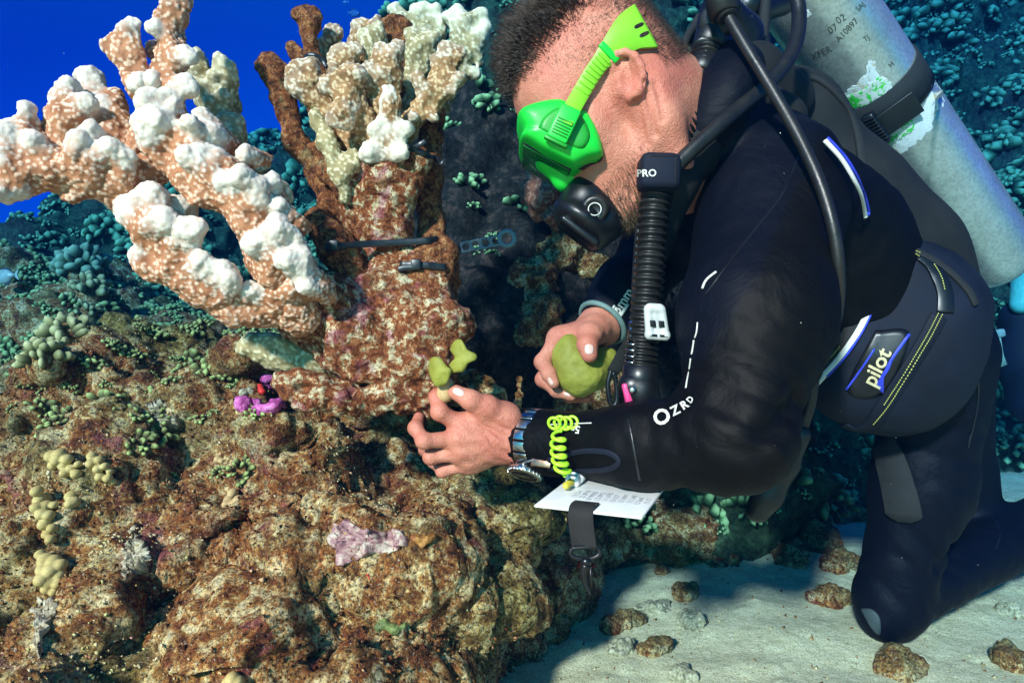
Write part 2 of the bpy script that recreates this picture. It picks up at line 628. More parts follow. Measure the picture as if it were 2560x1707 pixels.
t = NT('far_reef')
n1 = t.noise(4, 5, 0.65); n2 = t.noise(30, 6, 0.75); n3 = t.noise(120, 4, 0.8)
c = t.ramp(n2, (0.32, (0.010, 0.022, 0.014)), (0.46, (0.05, 0.09, 0.045)), (0.6, (0.14, 0.22, 0.10)), (0.75, (0.32, 0.42, 0.20)))
c = t.mix(t.ramp(n1, (0.5, 0.0), (0.65, 0.6)), c, t.ramp(n3, (0.35, (0.05, 0.025, 0.03)), (0.65, (0.22, 0.13, 0.10))))
t('Base Color', c); t('Roughness', 0.9); t('Specular IOR Level', 0.2)
b = t.bump(n2, 0.7, 0.02); t.bump(n3, 0.8, 0.008, b)
M['far_reef'] = t.m

def coral_knob_material(name, dark, mid, tip, bscale=260):
    t = NT(name)
    a = t.attr('tip')
    n = t.noise(35, 4, 0.6)
    k = t.math('ADD', a, t.math('MULTIPLY', t.math('SUBTRACT', n, 0.5), 0.5))
    t('Base Color', t.ramp(k, (0.15, dark), (0.55, mid), (0.95, tip)))
    t('Roughness', 0.75); t('Specular IOR Level', 0.3)
    t.bump(t.voro(bscale, rnd=0.7), -0.5, 0.003)
    return t.m
M['growth'] = coral_knob_material('reef_growth', (0.008, 0.020, 0.010), (0.07, 0.15, 0.055), (0.42, 0.62, 0.26))

# ================================================================== sea floor
def grid_axis(lo, a, b, hi, fine, coarse_n):
    left = a - (a - lo) * np.linspace(1, 0, coarse_n, endpoint=False) ** 2.2
    right = b + (hi - b) * np.linspace(0, 1, coarse_n + 1)[1:] ** 2.2
    return np.concatenate([left, np.arange(a, b, fine), right])
def sheet(xs, ys, hf):
    X, Y = np.meshgrid(xs, ys, indexing='ij')
    P = np.stack([X.ravel(), Y.ravel(), np.zeros(X.size)], 1)
    P[:, 2] = hf(P)
    nx, ny = len(xs), len(ys)
    i = np.arange(nx * ny).reshape(nx, ny)
    F = np.stack([i[:-1, :-1].ravel(), i[1:, :-1].ravel(), i[1:, 1:].ravel(), i[:-1, 1:].ravel()], 1)
    return P, F

def sand_h(P):
    Q = P * np.array((1, 1, 0))
    w, _ = worley(Q, 0.085, 3)
    w2, r2 = worley(Q, 0.030, 9)
    return 0.018 * fbm(Q, 2.2, 3, 5) + 0.009 * (1 - w) + 0.006 * np.maximum(0, 0.42 - w2) * (r2 > 0.55) * 3 - 0.010
V, F = sheet(grid_axis(-9, -0.15, 1.9, 16, 0.0105, 36), grid_axis(-3, 0.75, 2.2, 9.9, 0.0105, 36), sand_h)
tag(mk('sand_floor', V, F, M['sand']), kind='structure')

# ================================================================== the reef rock in front
S = lambda x, a, b: np.clip((x - a) / (b - a), 0, 1) ** 2 * (3 - 2 * np.clip((x - a) / (b - a), 0, 1))
mound = Blob(0.22)
mound.ell((-0.80, 1.26, -0.04), (0.52, 0.44, 0.42))
mound.ell((-0.44, 1.20, 0.02), (0.34, 0.33, 0.47))
mound.ell((-0.22, 1.16, -0.02), (0.30, 0.30, 0.36))
mound.ell((-0.34, 1.06, -0.06), (0.28, 0.30, 0.27))
mound.ell((-0.75, 0.86, -0.15), (0.42, 0.30, 0.34))
mound.ell((-0.36, 0.86, -0.12), (0.22, 0.22, 0.23))
mound.ell((-0.42, 0.74, -0.20), (0.28, 0.20, 0.25))
mound.ell((0.24, 1.60, -0.06), (0.40, 0.17, 0.17), k=0.1)
mound.ell((-0.04, 1.42, -0.06), (0.20, 0.17, 0.18), k=0.1)
mound.ell(at(940, 1042, 0.99), (0.125, 0.13, 0.030), k=0.06, sub=True)
mound.ell((0.17, 0.96, 0.0), (0.19, 0.33, 0.4), k=0.06, sub=True)
mound.ell(at(350, 1570, 0.74), (0.070, 0.13, 0.050), k=0.04, sub=True)
mound.ell(at(620, 1330, 0.86), (0.07, 0.09, 0.022), k=0.03, sub=True)
mound.ell(at(1190, 1330, 0.96), (0.07, 0.10, 0.030), k=0.03, sub=True)
mound.ell(at(660, 850, 1.10), (0.12, 0.10, 0.035), k=0.06, sub=True)
def mound_f(P, cen=None, rad=0):
    d = mound(P, cen, rad)
    Qs = P @ np.array([[0.8, 0, 0.35], [0, 1, 0], [-0.35, 0, 1.6]])
    return d - 0.060 * vnoise(Qs, 4.5, 11) - 0.042 * vnoise(Qs, 10.0, 12)
V, F = mesh_sdf(mound_f, (-1.5, 0.58, -0.06), (0.72, 2.0, 0.62), 0.0058, slack=0.025)
V = smooth_mesh(V, F, 1)
N = vnormals(V, F)
ca, sa = math.cos(0.45), math.sin(0.45)
al, pe = V[:, 0] * ca + V[:, 2] * sa, -V[:, 0] * sa + V[:, 2] * ca
Qb = np.stack([al * 2.2, V[:, 1] * 3.0, pe * 8.5], 1)
ledge = 1 - 2 * np.abs(vnoise(Qb, 1.0, 23)); ledge2 = 1 - 2 * np.abs(vnoise(Qb * 2.1, 1.0, 29))
low = 1 - S(V[:, 2], 0.16, 0.34)
w0, _ = worley(V, 0.17, 35); V = V + N * (0.085 * (0.55 - w0))[:, None]; N = vnormals(V, F)
w, _ = worley(V, 0.085, 31); w2, _ = worley(V, 0.036, 41)
V = V + N * (0.034 * (0.55 - w) + 0.018 * (0.5 - w2) + (0.016 + 0.024 * low) * ledge + (0.008 + 0.013 * low) * ledge2 + 0.014 * vnoise(V, 21, 57))[:, None]
N = vnormals(V, F)
w, r = worley(V, 0.018, 51)
V = V + N * (0.0085 * (0.55 - w) + 0.0065 * fbm(V, 80, 2, 61))[:, None]
reef = mk('reef_rock', V, F, M['rock'])
tag(reef, kind='structure')
reef_bvh = bvh_of(reef)
MOUND_V, MOUND_N = V, vnormals(V, F)

sh = Blob(0.25)
sh.ell((-1.30, 2.00, 0.06), (0.80, 0.50, 0.54)); sh.ell((-0.78, 1.72, 0.04), (0.38, 0.30, 0.48)); sh.ell((-1.75, 2.45, 0.1), (0.8, 0.5, 0.62))
lo, hi = np.array((-2.6, 1.2, -0.15)), np.array((-0.2, 2.9, 0.95))
def sh_f(P, cen=None, rad=0):
    return sh(P, cen, rad) - 0.07 * vnoise(P, 4.0, 15) - 0.04 * vnoise(P, 9.0, 16)
V, F = mesh_sdf(sh_f, lo, hi, 0.0135, slack=0.035)
V = smooth_mesh(V, F, 1); N = vnormals(V, F)
w0, _ = worley(V, 0.20, 38); w, _ = worley(V, 0.085, 39)
V = V + N * (0.09 * (0.55 - w0) + 0.045 * (0.55 - w))[:, None]; N = vnormals(V, F)
w, _ = worley(V, 0.04, 40); V = V + N * (0.02 * (0.55 - w) + 0.008 * fbm(V, 40, 2, 3))[:, None]
M['olive_rock'] = rock_material('olive_reef_rock', seed=7.7)
shoulder = mk('reef_rock', V, F, M['olive_rock']); tag(shoulder, kind='structure')
SHV, SHN = V, vnormals(V, F)
shoulder_bvh = bvh_of(shoulder)

# ================================================================== the reef slope behind
def slope_h(P):
    x, y = P[:, 0], P[:, 1]
    Q = P * np.array((1, 1, 0))
    y0 = 1.95 + 0.10 * S(x, 0.9, 1.3) + 0.40 * S(x, 1.2, 1.5) * (1 - S(x, 1.9, 2.4)) - 0.40 * S(x, -0.9, -0.1) * (1 - S(x, 0.45, 1.0)) + 0.12 * vnoise(Q, 1.7, 71)
    run = y - y0
    rise = np.where(run > 0, run, run * 1.2)
    steep = 0.92 + 0.75 * S(x, -1.0, -0.2) * (1 - S(x, 0.5, 1.2)) + 0.42 * S(x, 0.5, 1.2)
    q = np.maximum(x + 2.4, -2)
    top = 0.98 + 0.22 * q + 0.17 * q * np.abs(q)
    top = np.clip(top, 0.5, 4.2)
    z = rise * steep + 0.16 * fbm(Q, 2.1, 3, 77) * S(run, -0.2, 0.6)
    z = np.minimum(z, top + 0.12 * vnoise(Q, 3, 5) - 0.10 * np.maximum(y - 4.2, 0))
    z = z - 0.30 * S(-x, 1.0, 1.9) * (1 - S(y, 2.2, 2.9)) 
    return np.maximum(z, -0.30)
V, F = sheet(grid_axis(-9, -2.7, 3.3, 12, 0.0135, 30), grid_axis(1.15, 1.40, 4.4, 9.9, 0.0135, 30), slope_h)
N = vnormals(V, F)
w0, _ = worley(V, 0.55, 88); w, _ = worley(V, 0.20, 81); w2, _ = worley(V, 0.075, 85); w3, _ = worley(V, 0.036, 86)
live = S(V[:, 2], -0.02, 0.10)
V = V + N * (live * (0.26 * (0.6 - w0) + 0.12 * (0.6 - w) + 0.085 * (0.55 - w2) + 0.040 * (0.5 - w3) + 0.018 * fbm(V, 30, 2, 87)))[:, None]
slope = mk('reef_slope', V, F, M['far_reef'])
tag(slope, kind='structure')
SLOPE_V, SLOPE_N = V, vnormals(V, F)
slope_bvh = bvh_of(slope)

t = NT('shade_toned_rock')  # near-black colour stands in for shade in the gap behind the stump
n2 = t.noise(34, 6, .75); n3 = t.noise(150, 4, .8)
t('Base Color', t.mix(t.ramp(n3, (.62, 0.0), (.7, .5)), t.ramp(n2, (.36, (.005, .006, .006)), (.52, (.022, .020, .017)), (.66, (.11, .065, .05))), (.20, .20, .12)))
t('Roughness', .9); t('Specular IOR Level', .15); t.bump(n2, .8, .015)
M['shade_rock'] = t.m
dk = Blob(0.12)  # added rock mass that makes the gap between coral and diver dark
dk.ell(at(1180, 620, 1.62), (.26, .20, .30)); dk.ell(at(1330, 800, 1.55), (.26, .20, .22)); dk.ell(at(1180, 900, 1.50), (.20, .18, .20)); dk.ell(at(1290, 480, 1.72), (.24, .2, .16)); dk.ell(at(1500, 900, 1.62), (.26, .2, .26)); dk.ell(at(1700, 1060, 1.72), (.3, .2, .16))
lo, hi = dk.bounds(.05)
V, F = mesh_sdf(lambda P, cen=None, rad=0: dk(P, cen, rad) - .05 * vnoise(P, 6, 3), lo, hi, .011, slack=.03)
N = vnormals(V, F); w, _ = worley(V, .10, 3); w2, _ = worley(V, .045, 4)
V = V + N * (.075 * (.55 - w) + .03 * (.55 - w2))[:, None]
dark = mk('reef_rock', V, F, M['shade_rock']); tag(dark, kind='structure')  # added rock mass standing in for shade, not part of the reef
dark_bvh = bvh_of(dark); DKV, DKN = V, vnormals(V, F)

# ------------------------------------------------------------------ knobbly growth covering the slope (nobody could count it)
def knob(n_side=4):
    """unit finger pointing +z, base at 0, height 1: V, tris, tip attribute"""
    rings = [(0.0, 0.42), (0.45, 0.50), (0.8, 0.40)]
    V, T = [], []
    for z, r in rings:
        for j in range(n_side):
            a = 2 * math.pi * j / n_side
            V.append((r * math.cos(a), r * math.sin(a), z)); T.append(z)
    V.append((0, 0, 1.0)); T.append(1.0)
    F = []
    for i in range(2):
        for j in range(n_side):
            a, b = i * n_side + j, i * n_side + (j + 1) % n_side
            F += [(a, b, b + n_side), (a, b + n_side, a + n_side)]
    for j in range(n_side):
        F.append((2 * n_side + j, 2 * n_side + (j + 1) % n_side, 3 * n_side))
    return np.array(V), np.array(F), np.array(T)

def basis(n):
    n = unit(n)
    u = unit(np.cross(n, (0.3, 0.9, 0.2))); return np.stack([u, np.cross(n, u), n])

def head_of_knobs(count, kr, kh, seed, spread=1.25, n_side=4):
    """dome of fingers, radius 1 at the tips"""
    r_ = np.random.default_rng(seed)
    kv, kf, kt = knob(n_side)
    V, F, T = [], [], []
    for i in range(count):
        th = spread * math.sqrt((i + 0.5) / count); ph = i * 2.39996 + r_.normal() * 0.25
        d = np.array((math.sin(th) * math.cos(ph), math.sin(th) * math.sin(ph), math.cos(th)))
        d = unit(d + r_.normal(size=3) * 0.12)
        L = kh * r_.uniform(0.75, 1.2); R = kr * r_.uniform(0.8, 1.25)
        B = basis(d)
        rot = r_.uniform(0.75, 1.4)
        v = kv * np.array((R * 2 * rot, R * 2 / rot, L))
        v = v @ B + d * (1.0 - kh) * r_.uniform(0.92, 1.05)
        F.append(kf + sum(len(x) for x in V)); V.append(v); T.append(kt * r_.uniform(0.85, 1.0))
    return np.concatenate(V), np.concatenate(F), np.concatenate(T)

heads = [head_of_knobs(c, k, h, s) for c, k, h, s in ((16, 0.18, 0.45, 1), (20, 0.16, 0.42, 2), (12, 0.21, 0.50, 3), (26, 0.14, 0.38, 4), (9, 0.24, 0.6, 5))]
def scatter(SV, SN, idx, sizes, seed, up=0.55):
    r_ = np.random.default_rng(seed)
    V, F, T, n = [], [], [], 0
    for i, s in zip(idx, sizes):
        hv, hf, ht = heads[r_.integers(len(heads))]
        d = unit(SN[i] * (1 - up) + np.array((0, 0, up)) + r_.normal(size=3) * 0.15)
        B = basis(d); a = r_.uniform(0, 6.28)
        c_, s_ = math.cos(a), math.sin(a)
        v = hv @ np.array(((c_, s_, 0), (-s_, c_, 0), (0, 0, 1))) * np.array((1, r_.uniform(0.7, 1.2), r_.uniform(0.6, 1.0)))
        V.append(v * s @ B + SV[i] - d * s * 0.30); F.append(hf + n); n += len(hv); T.append(ht)
    return np.concatenate(V), np.concatenate(F), np.concatenate(T)
cand = np.where((SLOPE_V[:, 2] > 0.05) & (np.abs(SLOPE_V[:, 0]) < SLOPE_V[:, 1] * 0.80 + 0.1) & (SLOPE_V[:, 1] < 6.8) &
                (SLOPE_V[:, 2] < CAMZ + 0.54 * SLOPE_V[:, 1]))[0]
wgt = 1 / SLOPE_V[cand, 1] ** 1.0
pick = rng.choice(cand, 7500, replace=False, p=wgt / wgt.sum())
eye = Vector((0, 0, CAMZ))
seen = []
for i in pick:
    p = Vector(SLOPE_V[i] + SLOPE_N[i] * 0.03) - eye
    L_ = p.length; p.normalize()
    if reef_bvh.ray_cast(eye, p, L_)[0] is None and shoulder_bvh.ray_cast(eye, p, L_)[0] is None and slope_bvh.ray_cast(eye, p, L_ - 0.05)[0] is None:
        seen.append(i)
pick = np.array(seen[:1750])
big_pick = pick[:90]
V, F, T = scatter(SLOPE_V, SLOPE_N, pick, (0.026 + 0.085 * rng.random(len(pick)) ** 2.6) * np.clip(SLOPE_V[pick, 1] / 2.6, .8, 1.6) * np.where(np.arange(len(pick)) < 60, 1.5, 1.0), 3)
tag(mk('reef_growth', V, F, M['growth'], attrs={'tip': T}), 'knobbly teal coral growth covering the reef slope', 'coral', kind='stuff')
# ================================================================== antler coral
def verruca_material(name, deep, tan, pale, white):
    """flesh colour between the bumps, pale on top of them; the bumps run together to white at the growing tips"""
    t = NT(name)
    tip, bump = t.attr('tip'), t.attr('bump')
    n = t.noise(22, 5, 0.65)
    k = t.math('ADD', tip, t.math('MULTIPLY', t.math('SUBTRACT', n, 0.5), 0.9), True)
    flesh = t.ramp(t.noise(48, 4, 0.65), (0.32, deep), (0.62, tan))
    crown = t.mix(t.ramp(k, (0.1, 0.0), (0.7, 1.0)), pale, white)
    body = t.mix(t.ramp(bump, (0.32, 0.0), (0.66, 1.0)), flesh, crown)
    pale_body = t.mix(t.ramp(bump, (0.0, 0.0), (0.35, 1.0)), t.mix(0.75, tan, white), white)
    t('Base Color', t.mix(t.ramp(k, (0.34, 0.0), (0.62, 0.35), (1.0, 1.0)), body, pale_body))
    t('Roughness', 0.7); t('Specular IOR Level', 0.3)
    t.sss(0.10, (0.5, 0.35, 0.25))
    t.bump(t.noise(600, 3, 0.7), 0.35, 0.002)
    return t.m
M['coral_white'] = verruca_material('bleached_coral', (0.27, 0.10, 0.04), (0.48, 0.21, 0.10), (0.72, 0.48, 0.33), (0.70, 0.63, 0.53))
M['coral_tan'] = verruca_material('tan_coral', (0.16, 0.075, 0.025), (0.38, 0.20, 0.08), (0.62, 0.43, 0.23), (0.74, 0.66, 0.52))
M['coral_pale'] = verruca_material('pale_coral', (0.20, 0.15, 0.06), (0.42, 0.33, 0.16), (0.66, 0.58, 0.36), (0.80, 0.74, 0.52))
M['coral_far'] = verruca_material('pinkish_coral', (0.16, 0.05, 0.025), (0.34, 0.12, 0.06), (0.50, 0.24, 0.14), (0.60, 0.38, 0.25))

t = NT('overgrown_dead_coral')
n1 = t.noise(14, 5, 0.7, 0.6); n2 = t.noise(75, 5, 0.75, 0.4); n3 = t.noise(300, 3, 0.8); n4 = t.noise(22, 3, 0.6, 1.0)
c = t.ramp(n2, (0.34, (0.06, 0.018, 0.008)), (0.45, (0.20, 0.052, 0.015)), (0.52, (0.30, 0.11, 0.04)), (0.58, (0.55, 0.44, 0.26)), (0.74, (0.70, 0.64, 0.46)))
c = t.mix(t.ramp(n4, (0.56, 0.0), (0.66, 0.7)), c, t.ramp(n2, (0.4, (0.22, 0.04, 0.05)), (0.65, (0.60, 0.32, 0.34))))
c = t.mix(t.ramp(n1, (0.56, 0.0), (0.70, 0.7)), c, t.ramp(n2, (0.38, (0.12, 0.09, 0.03)), (0.62, (0.58, 0.54, 0.33))))
c = t.mix(1.0, c, t.ramp(n3, (0.36, (0.35, 0.3, 0.28)), (0.5, (1, 1, 1)), (0.62, (1.25, 1.2, 1.1))), 'MULTIPLY')
t('Base Color', c); t('Roughness', 0.85); t('Specular IOR Level', 0.25)
b = t.bump(n2, 0.8, 0.006); t.bump(n3, 0.7, 0.003, b)
M['dead'] = t.m

t = NT('rusty_dead_coral')
n1 = t.noise(26, 4, 0.7, 0.5); n2 = t.noise(110, 5, 0.75, 0.4); n3 = t.noise(330, 3, 0.8)
c = t.ramp(n2, (0.36, (0.035, 0.010, 0.004)), (0.46, (0.13, 0.035, 0.010)), (0.56, (0.30, 0.10, 0.03)), (0.66, (0.50, 0.27, 0.11)))
c = t.mix(t.ramp(n1, (0.58, 0.0), (0.68, 0.6)), c, t.ramp(n2, (0.4, (0.06, 0.07, 0.02)), (0.6, (0.30, 0.28, 0.12))))
c = t.mix(t.ramp(n3, (0.60, 0.0), (0.66, 0.6)), c, (0.58, 0.46, 0.30))
t('Base Color', c); t('Roughness', 0.85); t('Specular IOR Level', 0.25)
b = t.bump(n2, 0.8, 0.006); t.bump(n3, 0.8, 0.003, b)
M['rusty'] = t.m

CORALS = []
def coral(name, bl, mat, parent, h=0.0017, cell=0.0050, amp=0.0019, seed=1, wob=0.004, wobs=60, whiten=0.0, shrink=1.0):
    for p in bl.p:
        if p['t'] == 0 and shrink != 1:
            q_ = shrink * (0.94 if p['tip'] > 0 else 0.77)
            p['ra'] *= q_; p['rb'] *= q_; p['rm'] *= q_; p['k'] *= 0.65
    lo, hi = bl.bounds(0.008)
    V, F = mesh_sdf(bl, lo, hi, h, slack=0.003)
    N = vnormals(V, F)
    V = V + N * (wob * fbm(V, wobs, 2, seed))[:, None]
    tip = smooth_attr(V, F, bl.tips(V), 10)
    w, r = worley(V, cell, seed + 5)
    b = np.clip(1.12 - w * 1.5, 0, 1)
    N = vnormals(V, F)
    V = V + N * (amp * (b - 0.4) * (1 - 0.35 * np.clip(tip, 0, 1)))[:, None]
    o = mk(name, V, F, mat, parent, attrs={'tip': np.clip(tip + whiten, 0, 1), 'bump': b})
    CORALS.append(o)
    return o

def fan(bl, base, tips, r0, r1, n=None, flat=1.0, k=0.012, tip=1.0, mid=0.6):
    """several fingers leaving one place"""
    for t_ in tips:
        a = np.asarray(base); b = np.asarray(t_[:3]); r = t_[3] if len(t_) > 3 else r1
        bl.cap(a, b, r0, r, k=k, flat=flat, n=n, tip=tip)

def knobs(bl, lst, r=0.0115, back=0.030, tip=1.0, seed=3, d0=0.74):
    """short round nubs: (px, py, depth, radius scale)"""
    r_ = np.random.default_rng(seed)
    for i_, q in enumerate(lst):
        if i_ % 3 == 2: continue
        px, py = q[0], q[1]; d = q[2] if len(q) > 2 else d0
        s = q[3] if len(q) > 3 else 1.0
        b = at(px, py, d)
        a = b + unit(np.array((0.25, 0.9, -0.45)) + r_.normal(size=3) * 0.25) * back * s
        bl.cap(a, b, r * 1.05 * s, r * s * r_.uniform(0.9, 1.05), tip=tip, k=0.014)

Z = lambda x, y, d: at(x * 0.5485, y * 0.5485, d)          # first study crop of the photograph
base_l = at(740, 770, 0.80)
big = thing('antler_coral', base_l, 'large bleached white and tan antler coral spreading towards the open blue water', 'coral')

# main stem with its nubs
b = Blob(0.018)
b.chain([Z(1370, 1440, .80), Z(1230, 1180, .77), Z(1120, 960, .75), Z(950, 800, .745), Z(780, 600, .745), Z(730, 470, .75)],
        [.036, .036, .033, .036, .036, .028])
b.cap(Z(1330, 1400, .79), Z(1290, 1120, .765), .030, .030)
b.cap(Z(640, 560, .735), Z(600, 700, .74), .014, .012, k=.02)
b.cap(Z(690, 640, .735), Z(900, 900, .735), .020, .024, flat=1.5, n=(0.6, -0.5, 0.5))
b.chain([Z(730, 480, .75), Z(760, 330, .755), Z(790, 200, .755), Z(760, 120, .755), Z(800, -20, .755)], [.026, .022, .017, .015, .017], tips=1.0)
b.cap(Z(800, 60, .755), Z(840, -30, .76), .014, .012, tip=1)
b.cap(Z(760, 160, .755), Z(705, 130, .74), .012, .010, tip=1)
b.cap(Z(780, 270, .755), Z(855, 255, .735), .014, .013, tip=1)
b.cap(Z(740, 400, .75), Z(850, 400, .735), .016, .015, tip=1)
b.cap(Z(720, 250, .765), Z(700, 220, .775), .013, .012, tip=.2)
knobs(b, [(640 * .5485, 380 * .5485, .735, 1.5), (380, 255, .725, 1.7), (440, 300, .72, 1.7), (400, 300, .72, 1.5), (365, 320, .72, 1.7),
          (345, 300, .725, 1.5), (420, 260, .73, 1.5), (475, 310, .72, 1.4), (460, 350, .72, 1.2), (510, 385, .725, 1.1), (470, 390, .715, 1.2),
          (425, 350, .715, 1.2), (530, 330, .74, 1.3), (505, 290, .745, 1.2), (480, 250, .75, 1.1), (545, 400, .735, 1.2), (535, 430, .74, 1.0),
          (580, 365, .735, 1.15), (612, 385, .735, 1.1), (600, 440, .725, 1.5), (590, 475, .725, 1.5), (565, 455, .725, 1.2), (635, 465, .735, 1.3),
          (585, 515, .725, 1.2), (640, 500, .74, 1.0), (680, 455, .75, 1.1), (665, 500, .75, 1.0), (700, 520, .75, 1.05), (690, 545, .755, .9),
          (655, 590, .735, 1.9), (690, 575, .735, 1.8), (640, 610, .735, 1.4), (700, 610, .735, 1.4), (735, 590, .745, 1.2), (748, 640, .745, 1.2),
          (740, 700, .75, 1.4), (762, 705, .75, 1.2), (745, 670, .745, 1.4), (755, 740, .76, 1.2), (715, 655, .735, 1.3)], seed=4, d0=.74)
coral('branch', b, M['coral_white'], big, seed=2, shrink=.82)

# spread arm reaching left
b = Blob(0.016)
nf = unit((0.15, -1, 0.25))
b.chain([Z(680, 780, .755), Z(560, 880, .74), Z(400, 800, .725), Z(230, 780, .71), Z(110, 800, .70), Z(30, 850, .69)], [.032, .030, .032, .030, .022, .016], tips=.7)
b.cap(Z(560, 760, .745), Z(480, 600, .74), .030, .022, k=.03)
b.cap(Z(580, 640, .75), Z(520, 450, .755), .018, .014, k=.025, tip=.3)
b.cap(Z(300, 760, .72), Z(300, 560, .725), .026, .024, k=.02)
b.cap(Z(300, 560, .725), Z(265, 460, .725), .022, .015, tip=.8)
b.cap(Z(300, 540, .72), Z(320, 395, .725), .020, .013, tip=1)
b.cap(Z(320, 540, .72), Z(405, 475, .72), .018, .014, tip=1)
b.cap(Z(460, 640, .75), Z(412, 360, .755), .024, .018, tip=1, flat=1.3, n=nf)
b.cap(Z(460, 640, .745), Z(480, 500, .75), .020, .018, tip=1)
b.cap(Z(170, 760, .705), Z(110, 600, .70), .020, .013, tip=.6)
b.cap(Z(120, 640, .70), Z(132, 500, .70), .013, .009, tip=1)
b.cap(Z(110, 640, .70), Z(55, 600, .695), .013, .011, tip=1)
b.cap(Z(70, 780, .69), Z(15, 620, .685), .018, .013, tip=1)
b.cap(Z(60, 790, .69), Z(5, 730, .68), .014, .012, tip=1)
b.cap(Z(200, 760, .70), Z(160, 640, .69), .017, .013, tip=1)
b.cap(Z(340, 760, .705), Z(350, 640, .695), .016, .012, tip=1)
b.cap(Z(430, 790, .715), Z(500, 670, .705), .020, .014, tip=1)
b.cap(Z(540, 820, .725), Z(570, 720, .715), .020, .014, tip=1)
b.cap(Z(440, 700, .72), Z(420, 600, .71), .018, .014, tip=1)
b.cap(Z(110, 800, .70), Z(60, 880, .69), .015, .013, tip=1)
b.cap(Z(60, 860, .69), Z(-10, 880, .68), .013, .010, tip=1)
b.cap(Z(350, 830, .715), Z(330, 885, .715), .020, .010, tip=.1)
coral('branch', b, M['coral_white'], big, seed=7, shrink=.82)

# blade rising at the top
b = Blob(0.012)
b.chain([Z(660, 420, .745), Z(610, 330, .745), Z(560, 240, .745)], [.020, .016, .022], flat=1.7, n=nf)
b.cap(Z(560, 240, .745), Z(500, 205, .745), .020, .012, flat=1.6, n=nf, tip=.6)
b.cap(Z(565, 230, .745), Z(610, 105, .745), .022, .011, flat=1.6, n=nf, tip=1)
b.cap(Z(545, 200, .745), Z(570, 130, .745), .018, .012, flat=1.6, n=nf, tip=1)
b.cap(Z(630, 390, .74), Z(690, 375, .735), .015, .014, tip=1)
coral('branch', b, M['coral_white'], big, seed=9, shrink=.82)

# lower forks
b = Blob(0.014)
b.chain([Z(1240, 1420, .80), Z(1060, 1390, .775), Z(900, 1310, .755), Z(760, 1230, .74), Z(670, 1220, .735), Z(630, 1160, .73)],
        [.030, .030, .026, .022, .017, .014], tips=.9)
b.chain([Z(900, 1310, .755), Z(800, 1190, .74), Z(700, 1080, .735), Z(640, 1000, .73)], [.024, .022, .024, .026])
b.cap(Z(680, 1040, .73), Z(590, 960, .725), .022, .020, tip=1)
b.cap(Z(680, 1030, .73), Z(690, 900, .725), .024, .021, tip=1)
b.cap(Z(680, 1040, .73), Z(740, 1010, .715), .022, .016, tip=1)
b.cap(Z(600, 1000, .73), Z(560, 930, .73), .014, .013, tip=.8)
b.cap(Z(800, 1180, .74), Z(860, 1060, .725), .020, .020, tip=1)
b.cap(Z(830, 1100, .73), Z(900, 1030, .725), .016, .014, tip=1)
b.cap(Z(770, 960, .765), Z(830, 960, .755), .022, .022, tip=.9)
b.cap(Z(830, 1260, .745), Z(920, 1195, .73), .016, .014, tip=1)
b.cap(Z(960, 1320, .755), Z(1010, 1240, .74), .020, .017, tip=1)
b.cap(Z(1000, 1330, .76), Z(1050, 1290, .74), .016, .013, tip=1)
b.cap(Z(1120, 1390, .775), Z(1150, 1320, .76), .018, .015, tip=1)
b.cap(Z(1180, 1400, .785), Z(1340, 1300, .77), .026, .020, tip=.3)
b.cap(Z(1100, 1420, .77), Z(1060, 1450, .765), .013, .010, tip=.4)
b.cap(Z(1300, 1400, .79), Z(1390, 1470, .80), .026, .012, tip=.1)
coral('branch', b, M['coral_white'], big, seed=12, shrink=.82)

# pale fingers standing behind the main stem
b = Blob(0.012)
b.chain([at(600, 480, .86), at(545, 330, .86), at(520, 230, .86), at(500, 150, .865)], [.022, .020, .016, .013], tips=.6)
for q in ((548, 150), (575, 165), (490, 135), (535, 190), (560, 240), (525, 260), (500, 215), (560, 300), (590, 330), (600, 390), (640, 420),
          (655, 400), (590, 300), (470, 180), (700, 470), (720, 500)):
    o_ = at(560, 330, .875)
    e_ = at(q[0], q[1], .84)
    b.cap(o_ * .45 + e_ * .55 + np.array((0, .02, -.012)), e_, .012, .0115, tip=.6, k=.012)
b.chain([at(740, 640, .87), at(690, 560, .87), at(640, 470, .87), at(600, 400, .87)], [.024, .022, .022, .018])
coral('branch', b, M['coral_pale'], big, shrink=.85, seed=14, h=0.0025, cell=.006)

# ================================================================== coral fragment strapped upright in the middle
Y_ = lambda x, y, d: at(600 + x * 0.4847, y * 0.4847, d)   # second study crop
mid = thing('antler_coral', Y_(720, 1250, .90), 'upright tan coral fragment with curled lobes strapped to the dead stump', 'coral')
def lobe(P, R, extra=(), mat='coral_tan', flat=1.55, n=(0.2, -1, 0.2), seed=1, tips=.55, h=0.0021, **kw):
    b = Blob(0.012)
    b.chain([Y_(*p) for p in P], R, flat=flat, n=n, tips=tips)
    for a_, b_, ra, rb, *tt in extra:
        b.cap(Y_(*a_), Y_(*b_), ra, rb, tip=tt[0] if tt else tips, k=.010, flat=1.15, n=n)
    return coral('lobe' if mat != 'rusty' else 'dead_branch', b, M[mat], mid, seed=seed, h=h, shrink=.84, **kw)
lobe([(640, 800, .875), (480, 610, .865), (400, 480, .86), (330, 400, .855)], [.022, .022, .026, .028],
     [((340, 420, .855), (285, 430, .85), .020, .014), ((340, 420, .855), (310, 350, .853), .018, .014), ((360, 400, .855), (370, 345, .853), .018, .013),
      ((330, 440, .855), (300, 480, .85), .015, .012)], seed=21)
